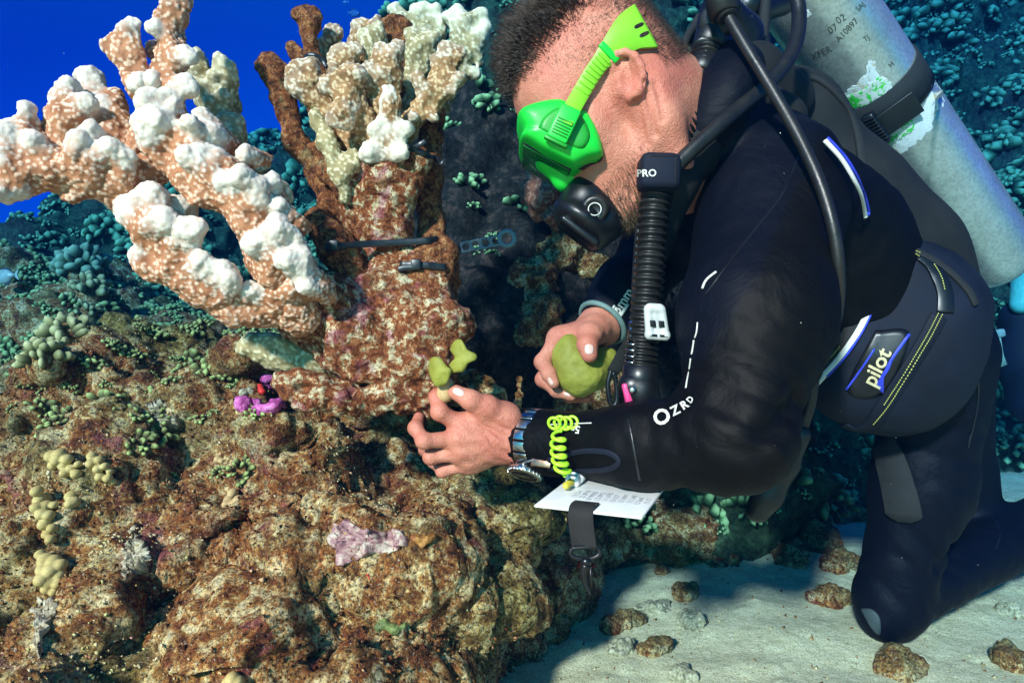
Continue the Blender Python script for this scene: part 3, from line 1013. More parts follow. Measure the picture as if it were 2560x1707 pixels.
lobe([(700, 790, .865), (620, 600, .85), (560, 480, .84), (545, 420, .838)], [.022, .024, .024, .022],
     [((540, 430, .838), (610, 370, .835), .018, .014), ((530, 420, .838), (460, 450, .832), .018, .015), ((480, 450, .832), (450, 430, .83), .013, .013),
      ((540, 470, .835), (540, 560, .828), .018, .016), ((540, 560, .828), (490, 620, .826), .016, .015), ((520, 600, .826), (550, 640, .828), .014, .012),
      ((560, 400, .838), (560, 365, .84), .014, .012)], seed=22)
lobe([(760, 830, .86), (750, 740, .85), (770, 640, .84), (780, 560, .835), (765, 470, .835)], [.026, .030, .020, .014, .013],
     [((760, 740, .845), (710, 660, .832), .018, .015), ((780, 730, .845), (850, 660, .835), .020, .015), ((780, 780, .85), (830, 780, .835), .022, .016),
      ((720, 800, .85), (670, 790, .835), .022, .018, .8), ((750, 700, .84), (745, 520, .84), .014, .010)], seed=23, tips=1.0, whiten=.22)
lobe([(790, 700, .88), (740, 520, .87), (730, 400, .868)], [.022, .026, .034],
     [((720, 400, .868), (665, 370, .86), .020, .014), ((720, 380, .868), (730, 270, .865), .022, .015), ((760, 370, .868), (815, 250, .87), .022, .013),
      ((700, 420, .866), (660, 420, .86), .020, .015), ((740, 330, .865), (780, 270, .862), .018, .014)], seed=24)
lobe([(620, 560, .90), (560, 400, .90), (545, 310, .90)], [.022, .022, .024],
     [((540, 320, .90), (495, 290, .895), .018, .014), ((540, 300, .90), (520, 260, .895), .018, .013), ((560, 300, .90), (600, 260, .893), .018, .014),
      ((510, 320, .895), (490, 360, .89), .014, .012)], seed=25)
lobe([(640, 560, .93), (640, 400, .93), (620, 220, .93), (640, 150, .93)], [.020, .022, .020, .016],
     [((630, 200, .93), (600, 140, .925), .014, .011), ((640, 190, .93), (710, 115, .925), .014, .011), ((620, 260, .93), (580, 230, .925), .015, .011)], seed=26)
lobe([(470, 600, .92), (450, 400, .92), (460, 260, .92), (490, 160, .92)], [.018, .020, .018, .014], [((460, 300, .92), (420, 220, .915), .014, .010)], seed=27)
lobe([(760, 560, .915), (720, 340, .91), (680, 200, .905)], [.022, .022, .022],
     [((690, 220, .905), (640, 170, .90), .017, .013), ((690, 210, .905), (700, 140, .90), .018, .012)], mat='coral_pale', seed=28)
lobe([(830, 560, .93), (810, 300, .93), (800, 180, .93), (800, 120, .93)], [.022, .024, .026, .022], [((800, 150, .93), (860, 130, .925), .016, .014, 0), ((790, 150, .93), (740, 140, .925), .016, .014, 0)], mat='rusty', seed=29, tips=0)
lobe([(850, 600, .93), (900, 400, .93), (930, 260, .93), (940, 200, .93)], [.022, .024, .028, .022],
     [((930, 230, .93), (990, 200, .925), .018, .014), ((920, 230, .93), (880, 180, .925), .018, .013)], mat='coral_pale', seed=30)
lobe([(800, 800, .885), (860, 660, .88), (950, 560, .88), (1040, 440, .88), (1080, 300, .885)], [.020, .022, .020, .024, .020],
     [((1000, 520, .88), (940, 460, .87), .014, .013), ((960, 480, .875), (910, 410, .87), .013, .012), ((1060, 440, .88), (1130, 400, .875), .014, .011),
      ((1050, 480, .88), (1090, 470, .87), .013, .010), ((980, 560, .88), (1000, 600, .87), .013, .010), ((1060, 330, .885), (1010, 300, .88), .014, .011),
      ((1090, 330, .885), (1130, 260, .885), .016, .011), ((1070, 300, .885), (1060, 260, .885), .014, .012), ((880, 640, .875), (890, 600, .86), .012, .010)], seed=31)
# bare stem
b = Blob(0.02)
b.chain([Y_(740, 1330, .90), Y_(720, 1130, .89), Y_(730, 960, .88), Y_(740, 830, .875)], [.032, .034, .032, .034], flat=1.2, n=(0, -1, 0))
b.cap(Y_(810, 1240, .885), Y_(840, 980, .865), .018, .016); b.cap(Y_(840, 980, .865), Y_(900, 830, .865), .014, .020)
b.cap(Y_(760, 900, .86), Y_(690, 900, .85), .016, .012); b.cap(Y_(800, 930, .86), Y_(760, 920, .845), .012, .010)
b.cap(Y_(600, 1120, .885), Y_(560, 960, .87), .022, .018)
coral('stem', b, M['dead'], mid, seed=33, h=.0028, cell=.007)
# dead brown branches
def dead(P, R, extra=(), mat='rusty', seed=1, par=None, name='dead_branch', h=.0028, cell=.008, amp=.0018):
    b = Blob(0.016)
    b.chain([Y_(*p) for p in P], R, flat=1.2, n=(0.2, -1, 0))
    for a_, b_, ra, rb in extra:
        b.cap(Y_(*a_), Y_(*b_), ra, rb)
    return coral(name, b, M[mat], par or mid, seed=seed, h=h, cell=cell, amp=amp, wob=.005, wobs=45, shrink=.80)
dead([(640, 1180, .90), (480, 1040, .885), (400, 900, .88), (290, 720, .875), (230, 540, .87), (190, 420, .865), (160, 345, .862)], [.026, .024, .020, .022, .020, .022, .026],
     [((160, 350, .862), (105, 345, .86), .020, .014), ((170, 350, .862), (215, 345, .86), .020, .014)], seed=41)
dead([(600, 900, .885), (480, 700, .87), (400, 560, .865), (360, 500, .865)], [.020, .018, .020, .018], [((440, 900, .86), (370, 760, .86), .020, .014), ((530, 1010, .865), (470, 860, .855), .016, .016), ((430, 720, .86), (400, 640, .855), .015, .012)], seed=42)
dead([(520, 720, .90), (430, 480, .895), (390, 330, .89), (365, 220, .885), (360, 110, .88), (350, 70, .88)], [.018, .017, .016, .016, .020, .022],
     [((350, 85, .88), (310, 75, .88), .016, .013), ((355, 85, .88), (395, 70, .88), .016, .013)], seed=43)
dead([(400, 420, .915), (300, 290, .91), (260, 250, .91)], [.016, .018, .018], seed=44)
# yellow-green fleshy ridge low on the left side
b = Blob(0.012)
b.chain([Y_(400, 600, .855), Y_(450, 740, .85), Y_(520, 900, .848), Y_(540, 1020, .852)], [.010, .012, .011, .008])
b.cap(Y_(585, 810, .85), Y_(585, 850, .845), .011, .011)
coral('ridge', b, M['coral_pale'], mid, seed=46, h=.0024)

# ================================================================== dead stump that everything is fixed to
stump = thing('coral_stump', at(1060, 1010, .86), 'reddish dead coral stump crusted with algae above the working hand', 'coral')
b = Blob(0.03)
b.chain([at(900, 690, .90), at(960, 760, .885), at(1040, 860, .87), at(1078, 965, .86)], [.045, .062, .050, .026])
b.chain([at(700, 710, .865), at(800, 790, .86), at(920, 880, .855), at(1060, 970, .86)], [.030, .046, .050, .024])
b.chain([at(1020, 640, .90), at(1080, 720, .885), at(1120, 820, .875), at(1100, 900, .87)], [.040, .032, .036, .030])
b.cap(at(940, 640, .90), at(960, 700, .89), .040, .05)
b.chain([at(690, 655, .85), at(765, 740, .845), at(880, 830, .845), at(1000, 920, .85)], [.036, .052, .054, .044])
b.cap(at(770, 840, .86), at(900, 880, .855), .030, .040)
b.cap(at(1040, 950, .855), at(1085, 1000, .85), .028, .014, k=.02)
b.cap(at(1010, 820, .85), at(1120, 780, .85), .02, .018)
coral('trunk', b, M['dead'], stump, seed=51, h=.0032, cell=.011, amp=.004, wob=.012, wobs=24, shrink=.94)
b = Blob(0.02)
b.chain([at(1060, 985, .855), at(970, 990, .84), at(860, 995, .825), at(770, 975, .815), at(715, 960, .81)], [.024, .017, .018, .020, .017])
b.ell(at(760, 968, .795), (.011, .012, .007), k=.004, sub=True)
b.cap(at(1060, 990, .855), at(1000, 930, .85), .02, .022)
coral('branch', b, M['dead'], stump, seed=53, h=.0028, cell=.008, amp=.003, wob=.006)
b = Blob(0.02)
b.chain([at(900, 860, .885), at(800, 895, .88), at(700, 880, .88), at(625, 865, .88)], [.03, .022, .020, .016])
coral('branch', b, M['coral_pale'], stump, seed=54, h=.003, cell=.006)
for seed_, P_ in ((55, [(1075, 250, .93), (1068, 430, .92), (1078, 600, .915), (1100, 690, .91), (1085, 800, .89)]), (56, [(800, 560, .86), (840, 620, .855), (890, 700, .87)])):
    b = Blob(.016); R_ = [.016, .017, .018, .020, .03] if seed_ == 55 else [.020, .021, .024]
    b.chain([at(*p) for p in P_], R_)
    if seed_ == 55:
        b.cap(at(1060, 640, .89), at(1050, 700, .88), .022, .026); b.cap(at(1105, 640, .89), at(1105, 690, .88), .020, .016)
        b.cap(at(1070, 330, .92), at(1095, 290, .92), .012, .012)
    coral('dead_branch', b, M['rusty'], stump, seed=seed_, h=.0028, cell=.008, amp=.0018, wob=.005, wobs=45)

# ================================================================== other coral heads that stand apart
def antler_far(name_label, segs, d, r, mat, cat='coral', seed=1):
    root = thing('antler_coral', at(segs[0][0], segs[0][1], d), name_label, cat)
    b = Blob(.010)
    for x0, y0, x1, y1, ra, rb, dd, tp in segs:
        b.cap(at(x0, y0, d + dd), at(x1, y1, d + dd), r * ra, r * rb, tip=tp)
    coral('branch', b, M[mat], root, seed=seed, h=.003, cell=.006)
    return root
antler_far('pale yellow antler coral with slim fingers beside the diver\'s spiky hair', [
    (1100, 250, 1140, 160, 1.6, 1.3, 0, 0), (1140, 160, 1175, 120, 1.3, 1.1, 0, .5), (1175, 120, 1200, 90, 1.1, 1.0, 0, 1), (1140, 150, 1145, 30, 1.3, .9, 0, 1),
    (1145, 70, 1120, 40, .8, .8, 0, 1), (1160, 60, 1205, 35, 1.0, .8, 0, 1), (1180, 110, 1210, 70, .9, .8, 0, 1), (1150, 100, 1165, 60, 1, 1, 0, 1), (1190, 100, 1200, 150, .8, .7, 0, .6),
    (1150, 190, 1190, 185, .8, .7, 0, 1), (1080, 180, 1060, 100, 1.2, 1.1, .02, .4), (1060, 100, 1090, 30, 1.1, .8, .02, 1), (1070, 110, 1040, 20, 1.1, .8, .02, 1),
    (1050, 90, 1000, 50, 1, .9, .02, 1), (1010, 60, 985, 20, .9, .8, .02, 1), (1030, 60, 1060, 20, .8, .7, .02, 1), (1090, 130, 1100, 60, .9, .8, .02, 1)],
    1.02, .0125, 'coral_pale', seed=61)

def finger_head(label, px, py, d, R, cnt, mat, seed, kr=.16, kh=.5, up=(0, -0.35, 1), n_side=9, group=None):
    V, F, T = head_of_knobs(cnt, kr, kh, seed, 1.35, n_side)
    B = basis(up)
    hit = [q for q in (onto(reef_bvh, px, py, 0, 9)[0], onto(slope_bvh, px, py, 0, 9)[0], onto(shoulder_bvh, px, py, 0, 9)[0]) if q[1] < 8.9]
    dd = min(q[1] for q in hit) if hit else d
    R = R * dd / d; c = at(px, py, dd - R * .1)
    root = thing('finger_coral', c - np.array((0, 0, R * .6)), label, 'coral', group)
    kn = len(V) // cnt; fn = len(F) // cnt
    dome = lathe((0, 0, -0.9), (0, 0, 1), [(0, .35), (.5, .62), (.95, .66), (1.3, .45), (1.5, .05)], 14)
    mk('base', dome[0] * R @ B + c, dome[1], M['rock'], root)
    for i in range(cnt):
        v = V[i * kn:(i + 1) * kn] * R @ B + c
        mk('knob', v, F[i * fn:(i + 1) * fn] - i * kn, M[mat], root, attrs={'tip': T[i * kn:(i + 1) * kn], 'bump': np.full(kn, .6)})
    return root
M['knob_green'] = coral_knob_material('greenish_finger_coral', (0.05, 0.05, 0.02), (0.20, 0.20, 0.08), (0.46, 0.45, 0.22))
M['knob_teal'] = coral_knob_material('teal_finger_coral', (0.03, 0.05, 0.03), (0.13, 0.19, 0.10), (0.32, 0.42, 0.24))
finger_head('round teal finger coral head highest on the left reef edge', 205, 680, 1.75, .075, 40, 'knob_teal', 71)
finger_head('small olive finger coral just below the round teal coral head', 225, 735, 1.62, .055, 26, 'knob_green', 72)
finger_head('yellow-green finger coral cluster at the left rim of the rock', 170, 850, 1.28, .055, 30, 'knob_green', 73)
finger_head('loose finger coral spilling lower at the left rim of the rock', 115, 905, 1.22, .050, 26, 'knob_green', 74)
finger_head('tiny pale finger coral between the rim corals and the white branches', 215, 790, 1.42, .035, 14, 'knob_green', 75)

# brownish coral behind the regulator
root = thing('cauliflower_coral', at(1370, 560, 1.42), 'pinkish brown lobed coral in shade behind the green mask', 'coral')
b = Blob(.012); q_ = np.random.default_rng(5)
for x, y, r in ((1345, 405, 1), (1370, 425, 1), (1335, 440, .9), (1370, 450, 1), (1350, 480, 1.1), (1325, 475, 1), (1320, 495, .9), (1345, 505, 1), (1375, 480, 1), (1385, 510, 1), (1345, 530, 1.1),
                (1375, 540, 1), (1390, 530, .8), (1390, 560, .8), (1410, 480, 1), (1415, 505, 1), (1435, 470, 1), (1450, 500, .9), (1400, 450, .9), (1430, 440, .9)):
    e_ = at(x, y, 1.34 + q_.uniform(-.02, .02)); b.cap(e_ * .62 + at(1380, 520, 1.45) * .38, e_, .014, .0165 * r, tip=.1)
coral('lobe', b, M['coral_far'], root, seed=64, h=.0042, cell=.007)

# lobed stony corals like clustered yellow-tan buttons
t = NT('lobed_stony_coral')
n = t.noise(40, 3); v = t.voro(420, rnd=.5)
t('Base Color', t.mix(t.ramp(v, (.25, 0.0), (.6, .35)), t.ramp(n, (.3, (.46, .34, .11)), (.7, (.62, .50, .20))), (.30, .20, .08)))
t('Roughness', .7); t('Specular IOR Level', .3); t.sss(.1, (.4, .3, .15)); t.bump(v, -.4, .0015)
M['porites'] = t.m
t = NT('tan_button_coral')
v = t.voro(520, rnd=.4)
t('Base Color', t.mix(t.ramp(v, (.25, 0.0), (.6, .5)), (.60, .40, .18), (.36, .20, .07)))
t('Roughness', .7); t.bump(v, -.4, .0015)
M['button'] = t.m
def lobed(label, lobes, d, mat='porites', seed=1, flat=.75):
    """lobes: (px, py, radius px)"""
    c = at(np.mean([l[0] for l in lobes]), np.mean([l[1] for l in lobes]), d)
    p_, n_ = onto(reef_bvh, np.mean([l[0] for l in lobes]), np.mean([l[1] for l in lobes]))
    d = p_[1] if abs(p_[1] - d) < .5 else d
    root = thing('stony_coral', p_, label, 'coral')
    b = Blob(.002); q = np.random.default_rng(seed)
    b.ell(at(np.mean([l[0] for l in lobes]), np.mean([l[1] for l in lobes]), d + .022), (.5 * max(.012, (max(l[0] for l in lobes) - min(l[0] for l in lobes)) / FPX * d),
          .012, .5 * max(.012, (max(l[1] for l in lobes) - min(l[1] for l in lobes)) / FPX * d)), k=.012)
    for x, y, r in lobes:
        s, _ = onto(reef_bvh, x, y); dd = d * .5 + np.clip(s[1], d - .03, d + .03) * .5
        b.ell(at(x, y, dd - .006 + q.uniform(-.004, .004)), np.array((1, 1.5, 1)) * r * .84 / FPX * d * q.uniform(.85, 1.1), k=.0016)
    lo, hi = b.bounds(.004)
    V, F = mesh_sdf(b, lo, hi, .0014, slack=.002)
    mk('lobe', V, F, M[mat], root)
    return root
lobed('yellow lobed coral with a bulging rounded crown above the darker patch', [(130, 1140, 17), (150, 1135, 16), (168, 1148, 16), (135, 1162, 16), (158, 1165, 15), (178, 1172, 14), (190, 1185, 13), (162, 1182, 14), (142, 1152, 16), (195, 1160, 11)], 1.0, seed=1)
lobed('yellow lobed coral clump second from the rock rim', [(230, 1140, 15), (248, 1150, 15), (228, 1158, 14), (262, 1165, 13), (245, 1172, 13), (275, 1178, 11), (250, 1192, 13), (270, 1196, 12), (284, 1204, 9)], 1.0, seed=2)
lobed('tall column of yellow lobed coral along the left side', [(92, 1228, 18), (100, 1250, 18), (92, 1268, 17), (115, 1262, 16), (135, 1262, 13), (105, 1285, 17), (122, 1288, 15), (112, 1310, 16), (130, 1320, 13), (118, 1335, 15), (126, 1348, 12)], .95, seed=3)
lobed('single egg-shaped yellow coral knob near the tall column', [(178, 1240, 17), (186, 1255, 17), (176, 1258, 15)], .95, seed=4)
lobed('yellow wrinkled brain-like coral mound lowest at the left', [(115, 1400, 20), (135, 1402, 20), (152, 1412, 18), (108, 1422, 21), (130, 1425, 20), (150, 1436, 18), (108, 1446, 20), (128, 1452, 20), (146, 1458, 16), (118, 1470, 18), (136, 1478, 15), (100, 1385, 16)], .92, seed=5)
lobed('tan triangular button coral alone on the brown rock', [(582, 1232, 16), (572, 1250, 16), (595, 1250, 15), (580, 1262, 15), (598, 1262, 11), (565, 1260, 11)], .9, 'button', seed=6)
lobed('small pinkish coral ball beside the tan button coral', [(545, 1148, 11), (555, 1152, 10)], .95, 'button', seed=7)
lobed('pale round coral knob at the bottom edge of the rock', [(580, 1696, 18), (595, 1702, 15), (565, 1704, 13)], .72, 'porites', seed=8)
# ================================================================== diver: materials
t = NT('skin')
n = t.noise(30, 4, .6); n2 = t.noise(330, 3, .6); n3 = t.noise(11, 4, .6)
c = t.ramp(n, (.3, (.50, .155, .095)), (.7, (.66, .265, .17)))
c = t.mix(t.ramp(n3, (.45, 0.0), (.65, .6)), c, (.52, .13, .09))
c = t.mix(t.ramp(n2, (.60, 0.0), (.70, .5)), c, (.32, .10, .06))
t('Base Color', c); t('Roughness', t.ramp(n2, (.4, .38), (.6, .58))); t('Specular IOR Level', .4)
t.sss(.08, (1.0, .35, .18))
b = t.bump(t.voro(620), .5, .0012); b = t.bump(t.noise(110, 5, .65, .9), .45, .004, b); t.bump(n2, .3, .001, b)
M['skin'] = t.m
t = NT('neoprene')
navy = t.attr('navy')
n2 = t.noise(700, 2, .6)
c = t.mix(navy, (.0014, .0014, .0016), (.0012, .0022, .0065))
c = t.mix(t.ramp(t.noise(900, 1), (.70, 0.0), (.74, .5)), c, (.02, .022, .02))
t('Base Color', c); t('Roughness', .60); t('Specular IOR Level', .13); t('Sheen Roughness', .4)
b = t.bump(n2, .25, .001); t.bump(t.noise(14, 4, .6, .8), .35, .012, b)
M['neoprene'] = t.m
M['hair'] = plain('hair', (.045, .026, .014), .45, var=.5, vscale=90)
M['beard'] = plain('beard_hair', (.12, .075, .035), .5, var=.5, vscale=90)
M['nail'] = plain('fingernail', (.70, .44, .36), .3, var=.05)
M['rubber'] = plain('black_rubber', (.011, .0105, .009), .42, var=.2, vscale=40, bump=.15, bscale=300)
M['plastic'] = plain('black_plastic', (.005, .0055, .0065), .38, var=.3, vscale=50)
M['cordura'] = plain('charcoal_cordura', (.012, .0125, .0115), .75, var=.25, vscale=14, bump=.35, bscale=900, spec=.3)
M['navy'] = plain('navy_cordura', (.0035, .0065, .017), .72, var=.35, vscale=14, bump=.35, bscale=900, spec=.3)
M['webbing'] = plain('webbing', (.011, .011, .010), .8, var=.2, vscale=80, bump=.5, bscale=700)
M['white'] = plain('white_trim', (.72, .72, .66), .5, var=.05)
M['yellow_stitch'] = plain('yellow_stitching', (.55, .55, .13), .6, var=.1)
M['grey_print'] = plain('pale_print', (.62, .62, .56), .55, var=.1)
M['blue_print'] = plain('blue_print', (.03, .05, .55), .5, var=.2)
M['gold_text'] = plain('gold_embroidery', (.62, .52, .30), .6, var=.15, vscale=300)
M['green'] = plain('green_mask_silicone', (.012, .62, .045), .42, var=.06, vscale=20, spec=.45)
M['dark_green'] = plain('darker_green_panel', (.008, .30, .02), .5, var=.06, vscale=30)
M['lime'] = plain('lime_strap_silicone', (.22, .62, .02), .45, var=.06, vscale=30)
M['whistle'] = plain('grey_white_plastic', (.50, .52, .50), .4, var=.08)
M['chrome'] = plain('steel', (.55, .55, .52), .22, 1.0, var=.1)
M['copper'] = plain('coppery_steel', (.50, .27, .17), .3, 1.0, var=.15)
M['pink'] = plain('pink_button', (.75, .06, .22), .4, var=.05)
M['glass_dark'] = plain('dark_glass', (.01, .012, .012), .08, var=.1)
M['lens_green'] = plain('green_lit_lens', (.006, .16, .02), .1, var=.1)  # green light falling on the lens is put into its base colour

# ================================================================== diver: head and hands (one body), wetsuit over it
hF = np.array((-.70, 0, -.713)); hU = np.array((-.713, 0, .70)); hS = np.array((0, -1.0, 0))
E0 = np.array((.1255, .84, CAMZ + .295))
HR = np.stack([hF, hU, hS])
L = lambda f, u, s=0.0: E0 + f * hF + u * hU + s * hS
W3 = lambda x, y, d: at(1180 + x * .3827, y * .3827, d)        # head study crop
head = Blob(.020)
head.ell(L(-.008, .052), (.099, .080, .076), HR)
head.ell(L(.050, .030), (.050, .075, .064), HR)
head.ell(L(.050, -.030), (.046, .072, .058), HR)
for s in (-1, 1):
    head.ell(L(.060, -.008, s * .046), (.026, .020, .018), HR)
    head.cap(L(.000, -.060, s * .050), L(.074, -.098, s * .016), .020, .019)
    head.cap(L(.004, -.010, s * .062), L(.000, -.062, s * .050), .016, .018)
    head.cap(L(.085, .030, s * .020), L(.070, .030, s * .048), .012, .010)
    head.ell(L(.090, .012, s * .032), (.012, .012, .016), HR, k=.012, sub=True)
    head.ell(L(.078, .012, s * .032), (.0125, .0125, .0125), HR, k=.004)
    head.cap(L(-.020, -.030, s * .058), at(1700, 410, .84 - s * .045), .018, .016, k=.02)
head.ell(L(.082, -.060), (.028, .032, .034), HR)
head.cap(L(.088, -.102, -.008), L(.088, -.102, .008), .019)
head.cap(L(.094, .022), L(.106, -.020), .010, .013)
for s in (-1, 1): head.ell(L(.098, -.024, s * .012), (.010, .008, .008), HR, k=.008)
head.cap(L(.106, -.052, -.016), L(.106, -.052, .016), .0075, k=.008)
head.cap(L(.104, -.066, -.014), L(.104, -.066, .014), .0080, k=.008)
head.cap(L(.113, -.059, -.018), L(.113, -.059, .018), .003, k=.004, sub=True)
head.cap(L(-.035, -.010), at(1760, 330, .93), .062, .070, k=.03)
head.cap(L(-.02, -.05), at(1700, 420, .88), .050, .060, k=.03)
# near ear
e = lambda x, y, d=.757: W3(x, y, d + .0048)
helix = [e(955, 492, .770), e(918, 450, .764), e(915, 400, .760), e(945, 355, .757), e(1000, 340, .754), e(1065, 365, .751), e(1105, 430, .750), e(1120, 510, .751), e(1105, 580, .754), e(1070, 625, .758), e(1035, 640, .762), e(1005, 610, .768)]
for i in range(len(helix) - 1):
    head.cap(helix[i], helix[i + 1], .0042 if i < 8 else .006, .0042 if i < 7 else .006, k=.003)
head.ell(e(1015, 480, .766), (.018, .006, .027), None, k=.005)
head.chain([e(1045, 405, .757), e(1072, 470, .756), e(1065, 540, .758), e(1025, 580, .762)], [.0036, .0045, .0045, .0045], k=.004)
head.cap(e(965, 520, .762), e(985, 560, .762), .005, .005, k=.003)
head.ell(e(1012, 500, .752), (.0095, .008, .0135), None, k=.005, sub=True)
head.ell(L(0, 0, -.076), (.018, .030, .010), HR, k=.006)
lo, hi = head.bounds(.006); hi[0] = min(hi[0], at(1780, 300, .93)[0]); 
V, F = mesh_sdf(head, lo, hi, .0024, slack=.01)
V = smooth_mesh(V, F, 1, .3)
tmp_bvh = BVHTree.FromPolygons([Vector(v) for v in V], [tuple(int(i) for i in f) for f in F])
Nn = vnormals(V, F)
for pth, dep, wd in ((((1130, 540), (1165, 700), (1195, 880)), .0040, .0042), (((1200, 545), (1230, 660), (1245, 780)), .0034, .004), (((1075, 660), (1100, 800), (1130, 940)), .0030, .005), (((985, 660), (1010, 760), (1040, 860)), .0016, .006)):
    cr = np.array([onto(tmp_bvh, 1180 + q[0] * .3827, q[1] * .3827)[0] for q in spline(np.array(pth, float), 24)])
    near = np.where(np.linalg.norm(V - cr.mean(0), axis=1) < .12)[0]
    dd = np.min(np.linalg.norm(V[near][:, None] - cr[None], axis=2), axis=1)
    V[near] -= Nn[near] * (dep * np.exp(-(dd / wd) ** 2))[:, None]
body_parts = [(V, F)]

W4 = lambda x, y, d: at(980 + x * .2806, 820 + y * .2806, d)   # near hand study crop
W5 = lambda x, y, d: at(1300 + x * .2551, 660 + y * .2551, d)  # far hand study crop
def hand(wrist, fingers, thumb, wr, tend=True, toward=np.array((0, -1, .15)), elbow=None):
    b = Blob(.009)
    mcps = [f[0][0] for f in fingers]
    for m in mcps:
        b.cap(wrist, m, wr * .62, .0138, k=.010)
    for i in range(len(mcps) - 1):
        b.cap(mcps[i] * .9 + wrist * .1, mcps[i + 1] * .9 + wrist * .1, .0120, .0120, k=.008)
    b.cap(wrist, np.mean(mcps, axis=0), wr * .75, .018, k=.014)
    for P, R in fingers:
        for i in range(len(P) - 1):
            b.cap(P[i], P[i + 1], R[i] * .92, R[i + 1] * .90, k=.0025 if i else .006)
        for i in range(1, len(P) - 1):                      # knuckle
            b.ell(P[i] + toward * .0012, np.array((1, 1, 1)) * R[i] * .97, k=.005)
    P, R = thumb
    for i in range(len(P) - 1):
        b.cap(P[i], P[i + 1], R[i], R[i + 1], k=.010 if i == 0 else .006)
    b.cap(P[0], wrist, R[0], wr * .7, k=.014)
    b.cap(P[1], mcps[0], .0085, .0085, k=.014)
    b.cap(P[0], mcps[0], .012, .012, k=.014)
    if elbow is not None:
        b.cap(wrist, elbow, wr, wr * 1.15, k=.012)
    if tend:
        for m in mcps:
            b.cap(wrist * .8 + m * .2 + toward * .020, m + toward * .0125, .0030, .0046, k=.009)
    return b
near_hand = hand(W4(1110, 1010, .850),
    [([W4(640, 880, .834), W4(425, 748, .822), W4(398, 620, .832), W4(396, 548, .845)], [.0125, .0108, .0095, .0078]),
     ([W4(590, 985, .828), W4(285, 1005, .813), W4(210, 890, .824), W4(238, 795, .838)], [.0115, .0098, .0090, .0074]),
     ([W4(625, 1110, .831), W4(345, 1148, .828), W4(300, 1080, .857), W4(360, 1000, .882)], [.0108, .0092, .0085, .0072]),
     ([W4(690, 1205, .840), W4(450, 1272, .842), W4(370, 1190, .866), W4(420, 1110, .888)], [.0098, .0082, .0076, .0065])],
    ([W4(1010, 800, .838), W4(850, 705, .824), W4(700, 640, .815), W4(568, 572, .818)], [.0165, .0130, .0115, .0092]), .027,
    elbow=at(1420, 1110, .82))
lo, hi = near_hand.bounds(.004)
Vh, Fh = mesh_sdf(near_hand, lo, hi, .0014, slack=.004)
wr_ = np.exp(-(np.linalg.norm(Vh - W4(900, 980, .83), axis=1) / .035) ** 2)
Vh = Vh + vnormals(Vh, Fh) * (wr_ * .0011 * np.sin(2.2 * vnoise(Vh, 60, 3) + (Vh @ np.array((520., 0, 760.))) * .55))[:, None]
body_parts.append((Vh, Fh))
far_hand = hand(W5(800, 590, .985),
    [([W5(380, 730, .955), W5(222, 960, .945), W5(285, 1080, .934), W5(330, 1165, .928)], [.0140, .0118, .0105, .0088]),
     ([W5(410, 800, .985), W5(228, 1130, .968), W5(360, 1235, .952), W5(500, 1285, .945)], [.0135, .0115, .0105, .0088]),
     ([W5(480, 860, 1.005), W5(300, 1170, .992), W5(480, 1290, .975), W5(640, 1310, .962)], [.0130, .0110, .010, .0085]),
     ([W5(560, 900, 1.015), W5(450, 1180, 1.012), W5(560, 1260, 1.0), W5(660, 1290, .985)], [.0120, .010, .009, .0078])],
    ([W5(740, 640, .955), W5(690, 690, .932), W5(660, 790, .915), W5(680, 885, .908)], [.0185, .0155, .0135, .0112]), .030, tend=False,
    elbow=at(1570, 730, 1.02))
lo, hi = far_hand.bounds(.004)
Vf, Ff = mesh_sdf(far_hand, lo, hi, .0018, slack=.004)
body_parts.append((Vf, Ff))

hip = at(2350, 900, 1.12)
diver = thing('person', np.array((at(2230, 1500, 1.10)[0], 1.10, 0.0)), 'kneeling diver in a black wetsuit bending over the coral with both hands working', 'person')
# the rest of the body, hidden under the suit
inner = Blob(.04)
ARM_N = [at(1930, 480, .86), at(1890, 800, .735), at(1840, 1090, .685), at(1600, 1112, .745), at(1380, 1108, .83)]
ARM_F = [at(1800, 420, 1.12), at(1730, 560, 1.12), at(1650, 620, 1.09), at(1570, 730, 1.02), at(1522, 788, .995)]
SPINE = [at(1760, 330, .94), at(1900, 470, 1.0), at(2080, 640, 1.06), at(2230, 800, 1.10), hip]
LEG_N = [at(2365, 900, 1.07), at(2305, 1220, 1.08), at(2228, 1500, 1.10)]
SHIN_N = [at(2228, 1500, 1.10), at(2560, 1330, 1.27), at(2860, 1180, 1.42)]
LEG_F = [at(2330, 880, 1.24), at(2370, 1200, 1.32), at(2330, 1420, 1.36)]
SHIN_F = [at(2330, 1425, 1.37), at(2640, 1330, 1.62)]
inner.chain(SPINE, [.06, .09, .09, .08, .07]); inner.chain(ARM_N, [.06, .045, .035, .032, .024]); inner.chain(ARM_F, [.055, .04, .035, .03, .024])
inner.chain(LEG_N, [.06, .05, .04]); inner.chain(SHIN_N, [.042, .04, .03]); inner.chain(LEG_F, [.06, .05, .04]); inner.chain(SHIN_F, [.042, .04])
lo, hi = inner.bounds(.01)
body_parts.append(mesh_sdf(inner, lo, hi, .012))
n = 0; Vs, Fs = [], []
for v, f in body_parts:
    Vs.append(v); Fs.append(f + n); n += len(v)
body = mk('body', np.concatenate(Vs), np.concatenate(Fs), M['skin'], diver)
head_bvh = BVHTree.FromPolygons([Vector(v) for v in body_parts[0][0]], [tuple(int(i) for i in f) for f in body_parts[0][1]])
nhand_bvh = BVHTree.FromPolygons([Vector(v) for v in Vh], [tuple(int(i) for i in f) for f in Fh])
fhand_bvh = BVHTree.FromPolygons([Vector(v) for v in Vf], [tuple(int(i) for i in f) for f in Ff])

